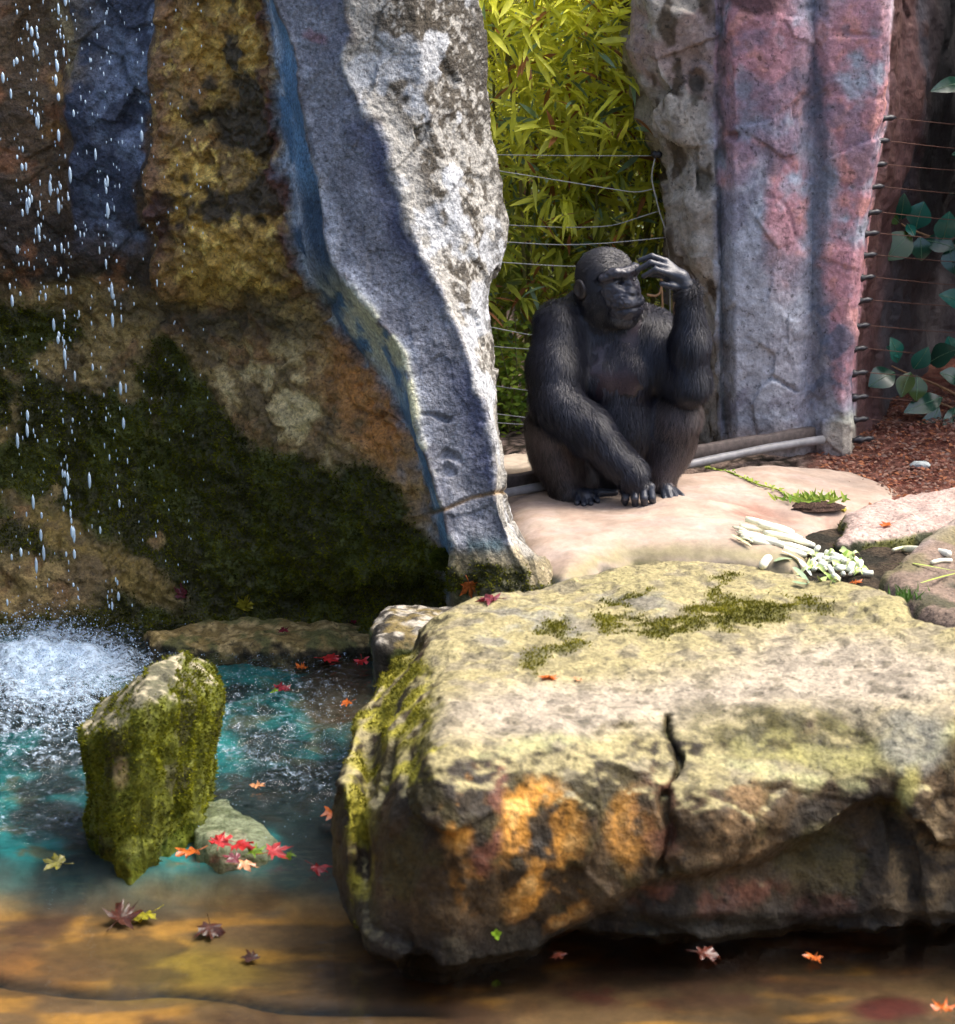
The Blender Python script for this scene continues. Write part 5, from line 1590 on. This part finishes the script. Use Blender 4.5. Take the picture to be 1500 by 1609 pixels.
fallen(385, 950, .085, 'yellow', 'yellow maple leaf at the bottom edge of the mossy slope', tilt=.6, spin=40)
fallen(287, 935, .07, 'dark', 'dark red leaf caught at the foot of the mossy slope', tilt=.3)
fallen(862, 1068, .055, 'orange', 'single orange leaf lying on the pale boulder top', spin=10)
fallen(905, 1070, .03, 'peach', 'tiny faded leaf scrap on the boulder top beside an orange leaf')
fl_ = [(472, 1051, .055, 'orange', 'small orange leaf floating on teal water below the ledge'), (514, 1037, .085, 'red', 'glossy red maple leaf floating close to the boulder shoulder'), (568, 1041, .06, 'red', 'red leaf touching the mossy shoulder of the big boulder'),
       (440, 1084, .065, 'dark', 'wine red leaf floating beside a tiny green scrap'), (432, 1088, .03, 'green', 'tiny green leaf scrap beside a wine red floating leaf'), (547, 1106, .05, 'orange', 'narrow orange leaf on the water under the yellow mossed boulder side'),
       (406, 1238, .05, 'peach', 'pale orange leaf floating off the flat sunken stone'), (526, 1285, .10, 'orange', 'bright orange maple leaf against the boulder side in sparkling water'), (552, 1208, .03, 'red', 'red leaf scrap where boulder side meets the sparkling water'),
       (302, 1342, .085, 'orange', 'orange red wet leaf at the end of the leaf cluster under the mossy stone'), (345, 1327, .085, 'red', 'crimson wet leaf crumpled in the cluster below the sunken stone'), (376, 1330, .085, 'red', 'second crimson leaf folded in the cluster below the sunken stone'),
       (370, 1352, .06, 'dark', 'dark red leaf under the crimson leaf cluster'), (398, 1342, .06, 'green', 'green leaf among red leaves in the cluster on the pool rim'), (428, 1342, .08, 'red', 'scarlet leaf lying on a green leaf in the cluster'),
       (450, 1347, .05, 'green', 'green leaf tip sticking out beyond the scarlet leaf'), (382, 1362, .065, 'peach', 'half sunk peach leaf in front of the leaf cluster'), (498, 1367, .07, 'red', 'lone red leaf drifting between leaf cluster and boulder'),
       (92, 1360, .075, 'olive', 'olive green leaf drifting below the splash'), (1104, 1503, .075, 'brown', 'brown orange leaf floating at the shaded boulder foot'), (1279, 1506, .055, 'orange', 'small bright orange leaf floating along the boulder foot'),
       (1480, 1587, .065, 'orange', 'orange leaf on the brown water far from the boulder foot'), (875, 1503, .04, 'brown', 'tiny brown leaf at the dark boulder foot'), (446, 994, .05, 'dark', 'dark leaf on the golden ledge under the mossy slope'), (556, 978, .035, 'dark', 'small dark red leaf beside the speckled stone')]
for (a, b_, s_, k_, lab) in fl_:
    fallen(a, b_, s_, k_, lab, 'water', WZ + (.05 if b_ < 1000 else 0.0) + (.012 if k_ == 'red' and 1320 < b_ < 1350 else 0))
for (a, b_, s_, k_, lab) in [(230, 1415, .11, 'brown', 'dark brown leaf sunk on the tan pool floor'), (190, 1448, .12, 'brown', 'largest brown leaf sunk on the pool floor beside a yellow one'), (232, 1442, .09, 'yellow', 'yellow leaf sunk on the pool floor among brown leaves'),
                             (330, 1462, .09, 'brown', 'brown leaf sunk on the pool floor close to the boulder shadow'), (400, 1402, .07, 'brown', 'small rusty leaf sunk behind the brown leaves'), (395, 1508, .06, 'brown', 'small brown leaf sunk near the floor joint')]:
    fallen(a, b_, s_, k_, lab, 'bed', -.572)
# leaves on the ledge at the back
fallen(1396, 826, .05, 'orange', 'orange leaf on the pale rim of the flat brown rock')
fallen(1326, 803, .04, 'yellow', 'small yellow leaf beside the sprouting tuft on the slab')

# leek stalks
m, nt, b, out = new_mat('leek')
att = node(nt, 'ShaderNodeAttribute', attribute_name='pigment')
nt.links.new(scale_col(nt, att.outputs['Color'], remap(nt, noise_tex(nt, 60, 4, .6), .3, .7, .85, 1.1)), b.inputs['Base Color'])
b.inputs['Roughness'].default_value = .4
b.inputs['Subsurface Weight'].default_value = .0
M_LEEK = m
def stalk(p0, p1, r_, z_add, label, group=None, green=0.0, name='leek_stalk'):
    a_, _ = hit(*p0); b_, _ = hit(*p1)
    a_ = a_ + [0, 0, r_ + z_add]; b_ = b_ + [0, 0, r_ + z_add]
    pts = np.linspace(a_, b_, 9); pts[:, 2] += .004 * np.sin(np.linspace(0, 3.1, 9))
    V, F = tube(pts, r_ * np.array([.85, 1, 1, .98, 1, .97, 1, 1, .9]), 9)
    t = np.repeat(np.linspace(0, 1, 9), 9)[:, None]
    c = lerp(np.array([[.74, .72, .52]]), lerp(np.array([[.78, .78, .66]]), np.array([[.35, .48, .12]]), green), t)
    o = place(name, V, F, M_LEEK, col=c)
    return tag(o, label, 'vegetable', group)
GL = 'white leek stalk in the loose bundle laid on the slab'
for k, (p0, p1, r_, za) in enumerate([((1162, 833), (1262, 858), .012, 0), ((1160, 842), (1275, 874), .012, .0), ((1170, 830), (1240, 852), .011, .02), ((1163, 848), (1232, 862), .011, .0), ((1210, 834), (1245, 846), .012, .004), ((1200, 850), (1272, 868), .010, .018), ((1180, 854), (1266, 878), .010, .0), ((1215, 846), (1278, 862), .010, .0), ((1190, 838), (1258, 862), .010, .022)]):
    stalk(p0, p1, r_, za, GL, 'white leek stalks in the bundle')
for k in range(6):
    stalk((1150 + k * 3, 832 + k * 4), (1172 + k * 2, 838 + k * 4), .003, .006 + .004 * (k % 2), 'thin pale root end sticking out of the leek bundle', 'root ends of the leek bundle', .3, 'root_end')
stalk((1418, 868), (1490, 876), .012, 0, 'single leek stalk lying on the flat brown rock', None, 0.0)
stalk((1402, 871), (1432, 867), .006, .008, 'thin green leek tip beside the single leek on the brown rock', None, 1.0, 'leek_tip')
stalk((1462, 888), (1494, 884), .007, 0, 'short white leek scrap on the brown rock below the single leek', None, 0.0, 'leek_scrap')
stalk((1198, 896), (1207, 884), .014, 0, 'short white leek stub standing apart beside the boulder', None, 0.0, 'leek_stub')
# long leaf blades of leek
def strap(pts, w, cl, label, name='leek_leaf', zs=None):
    P = []
    for i, q_ in enumerate(pts):
        p, nr = hit(*q_); P.append(p + np.array([0, 0, .012 + (zs[i] if zs else 0)]))
    P = spline(P, 14); V = []; F = []
    for i in range(14):
        d = P[min(13, i + 1)] - P[max(0, i - 1)]; s = np.cross(d, [0, 0, 1.0]); s /= max(np.linalg.norm(s), 1e-6)
        ww_ = w * math.sin(math.pi * min(.97, i / 13 * .9 + .08)) ** .6
        V += [P[i] - s * ww_ + [0, 0, .25 * ww_], P[i], P[i] + s * ww_ + [0, 0, .25 * ww_]]
    for i in range(13):
        a = i * 3; F += [(a, a + 3, a + 4, a + 1), (a + 1, a + 4, a + 5, a + 2)]
    o = place(name, np.array(V), F, M_LEEK, col=np.tile(np.array(cl), (len(V), 1)))
    return tag(o, label, 'vegetable')
strap([(1228, 872), (1248, 880), (1262, 892), (1274, 910)], .010, (.60, .68, .62), 'pale blue green leek leaf trailing from bundle to vegetable heap')
strap([(1246, 897), (1256, 906), (1270, 922)], .010, (.26, .38, .22), 'grey green leek leaf lying against the big boulder')
strap([(1244, 920), (1258, 924), (1268, 924)], .010, (.20, .30, .16), 'short grey green leek leaf tip beside the boulder rim')
strap([(1216, 888), (1228, 884), (1244, 884)], .012, (.24, .32, .18), 'dull green leaf curled between leek stub and heap')
strap([(1150, 846), (1164, 854), (1180, 864)], .007, (.62, .60, .30), 'pale yellow leaf strip below the leek bundle')
strap([(1385, 893), (1430, 890), (1500, 903)], .004, (.36, .48, .08), 'long green grass blade across the flat brown rock', 'grass_blade')
strap([(1446, 922), (1480, 912), (1510, 905)], .004, (.38, .50, .08), 'second green grass blade at the edge of the flat brown rock', 'grass_blade')
# heap of chopped vegetables: every piece its own thing
hr = random.Random(5)
for k in range(84):
    a = hr.gauss(1316, 27); b_ = hr.gauss(897, 11)
    if not (1262 < a < 1372 and 872 < b_ < 922): continue
    p, nr = hit(a, b_)
    p = p + np.array([0, 0, .012 + .035 * max(0, 1 - abs(a - 1315) / 50) * hr.random()])
    dv = np.array([hr.gauss(0, 1), hr.gauss(0, 1), hr.gauss(0, .35)])
    if k % 5 < 2:
        L = hr.uniform(.02, .05); dv /= np.linalg.norm(dv)
        V, F = tube(np.stack([p - dv * L / 2, p, p + dv * L / 2]), hr.uniform(.006, .011), 8)
        o = place('leek_piece', V, F, M_LEEK, col=np.tile([[.78, .80, .66]], (len(V), 1)))
        tag(o, 'white chopped leek piece in the vegetable heap by the boulder', 'vegetable', 'chopped leek pieces in the heap')
    else:
        lv, lf = oval_leaf(hr.uniform(.025, .055), hr.uniform(.010, .024), 6)
        lv[:, 2] += .012 * np.sin(lv[:, 0] * 110 + hr.uniform(0, 6)) + .2 * np.abs(lv[:, 1])
        V = orient(lv, dv, np.array([hr.gauss(0, .5), -.4, 1]), p)
        g_ = hr.random()
        o = place('vegetable_leaf', V, lf, M_LEEK, col=np.tile(lerp(np.array([.30, .48, .07]), np.array([.66, .72, .36]), g_), (len(V), 1)))
        tag(o, 'pale green salad leaf in the vegetable heap by the boulder', 'vegetable', 'salad leaves in the heap')
fallen(1300, 893, .03, 'yellow', 'yellow leaf scrap at the edge of the vegetable heap')
fallen(1336, 878, .04, 'orange', 'orange leaf on top of the vegetable heap')
fallen(1342, 918, .045, 'orange', 'orange leaf wedged between vegetable heap and boulder')

# sprouting tuft and vine on the slab
M_GRASS = pigment_mat('grass', (.5, .8), .3, (30, .9, 1.1), (), trans=.35)
p0, _ = hit(1282, 796)
tuft = thing('sprouting_tuft', 'clod of dark soil with green sprouts on the slab', 'plant', tuple(p0))
th, ph = np.meshgrid(np.linspace(0, math.pi / 2, 8), np.linspace(0, 2 * math.pi, 26))
sv = np.stack([np.sin(th) * np.cos(ph), np.sin(th) * np.sin(ph), np.cos(th)], -1).reshape(-1, 3)
V = sv * np.array([.095, .05, .02]) * (1 + .7 * (fbm(sv, 4, 3, 6) - .5))[:, None] + p0 - [0, 0, .004]
part('soil_clod', V, grid_faces(26, 8), M_SOIL, tuft, col=np.tile([[.06, .035, .025]], (len(V), 1)))
bag = Bag()
for k in range(90):
    o = p0 + np.array([RNG.normal(0, .055), RNG.normal(.03, .018), .012])
    lv, lf = leaf_blade(RNG.uniform(.02, .05), RNG.uniform(.006, .012), .4, .1, 3)
    bag.add(orient(lv, np.array([RNG.normal(0, .8), RNG.normal(-.1, .5), .6]), np.array([0, -1, .5]), o), lf, lerp(np.array([.10, .22, .02]), np.array([.42, .52, .08]), RNG.uniform()))
V, F, C = bag.arr()
part('sprouts', V, F, M_GRASS, tuft, col=C)['kind'] = 'stuff'
vp = [(1108, 738), (1140, 742), (1165, 752), (1190, 764), (1225, 772), (1240, 786)]
P = spline([hit(*q_)[0] + np.array([0, 0, .006]) for q_ in vp], 30)
vine = thing('creeping_vine', 'thin green vine creeping over the slab beside the ape', 'plant', tuple(P[0]))
V, F = tube(P, .003, 5)
part('stem', V, F, M_GRASS, vine, col=np.tile([[.30, .42, .05]], (len(V), 1)))
for k in range(46):
    o = P[RNG.integers(0, 30)] + RNG.normal(0, .006, 3) * [1, 1, .3]
    lv, lf = oval_leaf(RNG.uniform(.010, .022), RNG.uniform(.006, .011), 3)
    V = orient(lv, np.array([RNG.normal(0, 1), RNG.normal(0, 1), .4]), np.array([0, -.5, 1]), o)
    part('leaf', V, lf, M_GRASS, vine, col=np.tile(lerp(np.array([.16, .28, .03]), np.array([.48, .55, .10]), RNG.uniform()), (len(V), 1)))
# seedling on the boulder front
pS, nS = hit(779, 1466)
seed = thing('seedling', 'tiny bright green seedling on the dark foot of the boulder', 'plant', tuple(pS))
for k, (dx, dz) in enumerate(((-.4, .3), (.5, .35), (0, .9), (.1, -.2))):
    lv, lf = oval_leaf(.017, .012, 4)
    V = orient(lv, np.array([dx, -.35, dz]), np.array([0, -1, .4]), pS + nS * .004)
    part('leaf', V, lf, M_GRASS, seed, col=np.tile([[.30, .50, .03]], (len(V), 1)))
# pale pebble by the mulch, grass tuft on the dirt
pP, _ = hit(1445, 735)
th, ph = np.meshgrid(np.linspace(0, math.pi, 12), np.linspace(0, 2 * math.pi, 20))
sv = np.stack([np.sin(th) * np.cos(ph), np.sin(th) * np.sin(ph), np.cos(th)], -1).reshape(-1, 3)
V = sv * np.array([.038, .028, .016]) * (1 + .5 * (fbm(sv, 2, 3, 8) - .5))[:, None] + pP + [0, 0, .01]
tag(place('pebble', V, grid_faces(20, 12), M_ROCK, col=np.tile([[.42, .46, .44]], (len(V), 1))), 'pale flat pebble between slab and red mulch', 'pebble')
pG, _ = hit(1425, 942)
bag = Bag()
for k in range(60):
    lv, lf = leaf_blade(RNG.uniform(.02, .05), .004, .4, .1, 3)
    bag.add(orient(lv, np.array([RNG.normal(0, .5), RNG.normal(0, .5), 1]), np.array([0, -1, .2]), pG + np.array([RNG.normal(0, .03), RNG.normal(0, .02), 0])), lf, (.07, .16, .02))
V, F, C = bag.arr()
tag(mk('grass', V, F, M_GRASS, col=C), 'short green grass sprouting on dark dirt beside the boulder', 'grass', kind='stuff')
# leaf mulch
bag = Bag()
for k in range(6000):
    x, y = RNG.uniform(1.25, 2.1), RNG.uniform(7.5, 9.2)
    z = float(ground_z(np.array(x), np.array(y))) + .012
    lv, lf = oval_leaf(RNG.uniform(.012, .030), RNG.uniform(.006, .016), 3)
    c_ = [(.24, .10, .07), (.14, .06, .045), (.36, .21, .15), (.24, .16, .13), (.38, .15, .07)][RNG.integers(0, 5)]
    bag.add(orient(lv, np.array([RNG.normal(), RNG.normal(), RNG.normal(0, .2)]), np.array([RNG.normal(0, .4), RNG.normal(0, .4), 1]), (x, y, z)), lf, c_)
V, F, C = bag.arr()
tag(mk('leaf_litter', V, F, M_GRASS, col=C), 'red brown leaf litter on the ground under the broad leaved plants', 'leaf litter', kind='stuff')

# ================================================================== FALLING WATER
m, nt, b, out = new_mat('water_drop')
b.inputs['Base Color'].default_value = (.62, .80, .95, 1)
b.inputs['Roughness'].default_value = .15
b.inputs['Specular IOR Level'].default_value = .8
b.inputs['Transmission Weight'].default_value = .35
M_DROP = m
OCT_F = [(0, 2, 4), (2, 1, 4), (1, 3, 4), (3, 0, 4), (2, 0, 5), (1, 2, 5), (3, 1, 5), (0, 3, 5)]
def ball(c, rx, rz, n=6):
    V = [(0, 0, 1)]; F = []
    rings = ((.5, .87), (-.15, .98), (-.7, .68))
    for (z, q_) in rings:
        V += [(q_ * math.cos(6.2832 * k / n), q_ * math.sin(6.2832 * k / n), z) for k in range(n)]
    V.append((0, 0, -1))
    for k in range(n): F.append((0, 1 + k, 1 + (k + 1) % n))
    for r_ in range(2):
        for k in range(n): F.append((1 + r_ * n + k, 1 + (r_ + 1) * n + k, 1 + (r_ + 1) * n + (k + 1) % n, 1 + r_ * n + (k + 1) % n))
    for k in range(n): F.append((1 + 2 * n + k, len(V) - 1, 1 + 2 * n + (k + 1) % n))
    return np.array(V) * [rx, rx, rz] + c, F
bag = Bag(); dr = random.Random(3)
streams = [(95, 6, 80), (45, 12, 44), (168, 8, 50), (125, 18, 36), (22, 14, 34), (60, 8, 34), (205, 18, 16)]
for (cx, sp_, n_) in streams:
    for k in range(n_):
        y_ = dr.uniform(-20, 960); x_ = dr.gauss(cx + y_ * .012, sp_)
        Yd = dr.uniform(7.15, 7.4)
        s_ = dr.choice((.22, .3, .4, .5, .7, 1.0))
        V, F = ball(at(x_, y_, Yd), .0055 * s_, .0105 * s_ * dr.uniform(1.0, 2.8))
        bag.add(V, F)
        if dr.random() < .3:
            V, F = ball(at(x_ + dr.uniform(-4, 4), y_ - dr.uniform(14, 30), Yd), .0035 * s_, .011 * s_); bag.add(V, F)
for k in range(220):
    V, F = ball(at(dr.uniform(0, 330), dr.uniform(0, 930), 7.3), .0016, .005); bag.add(V, F)
V, F, _ = bag.arr()
tag(mk('falling_water', V, F, M_DROP), 'white drops of water falling in front of the dark rock', 'water drops', kind='stuff')
# splash at the foot of the fall
bag = Bag()
for k in range(5200):
    r_ = abs(dr.gauss(0, 1)); a = dr.uniform(0, 6.2832)
    cx, cy, sx, sy = dr.choice(((60, 1045, 85, 34), (110, 1035, 70, 26), (20, 1085, 70, 40), (130, 1105, 50, 34), (70, 1090, 90, 60)))
    px_, py_ = dr.gauss(cx, sx), dr.gauss(cy, sy)
    if px_ > 330 or py_ < 930 or py_ > 1330: continue
    p = on(px_, py_, WATER_Z)
    hgt = abs(dr.gauss(0, .05)) * math.exp(-((px_ - 70) / 110) ** 2)
    s_ = dr.choice((.0008, .0011, .0016, .0022, .0034))
    q_ = np.array([(1, 0, 0), (-1, 0, 0), (0, 1, 0), (0, -1, 0), (0, 0, 1.2), (0, 0, -1)], float) * s_
    bag.add(q_ + p + [0, 0, .012 + hgt], OCT_F)
for k in range(1600):                       # white specks on the rippled shelf, standing in for sun glints
    px_, py_ = dr.gauss(420, 85), dr.gauss(1130, 75)
    if px_ < 300 and 1010 < py_ < 1340 or px_ > 570 or py_ < 1010 or py_ > 1330: continue
    s_ = dr.choice((.0006, .0009, .0015))
    bag.add(np.array([(1, 0, 0), (-1, 0, 0), (0, 1, 0), (0, -1, 0), (0, 0, 1.), (0, 0, -1)], float) * s_ + on(px_, py_, WATER_Z) + [0, 0, .010], OCT_F)
V, F, _ = bag.arr()
tag(mk('splash_and_glints', V, F, M_DROP), 'white splash and spray where the falling water hits the pool, plus white specks as glints on the shelf', 'splash', kind='stuff')
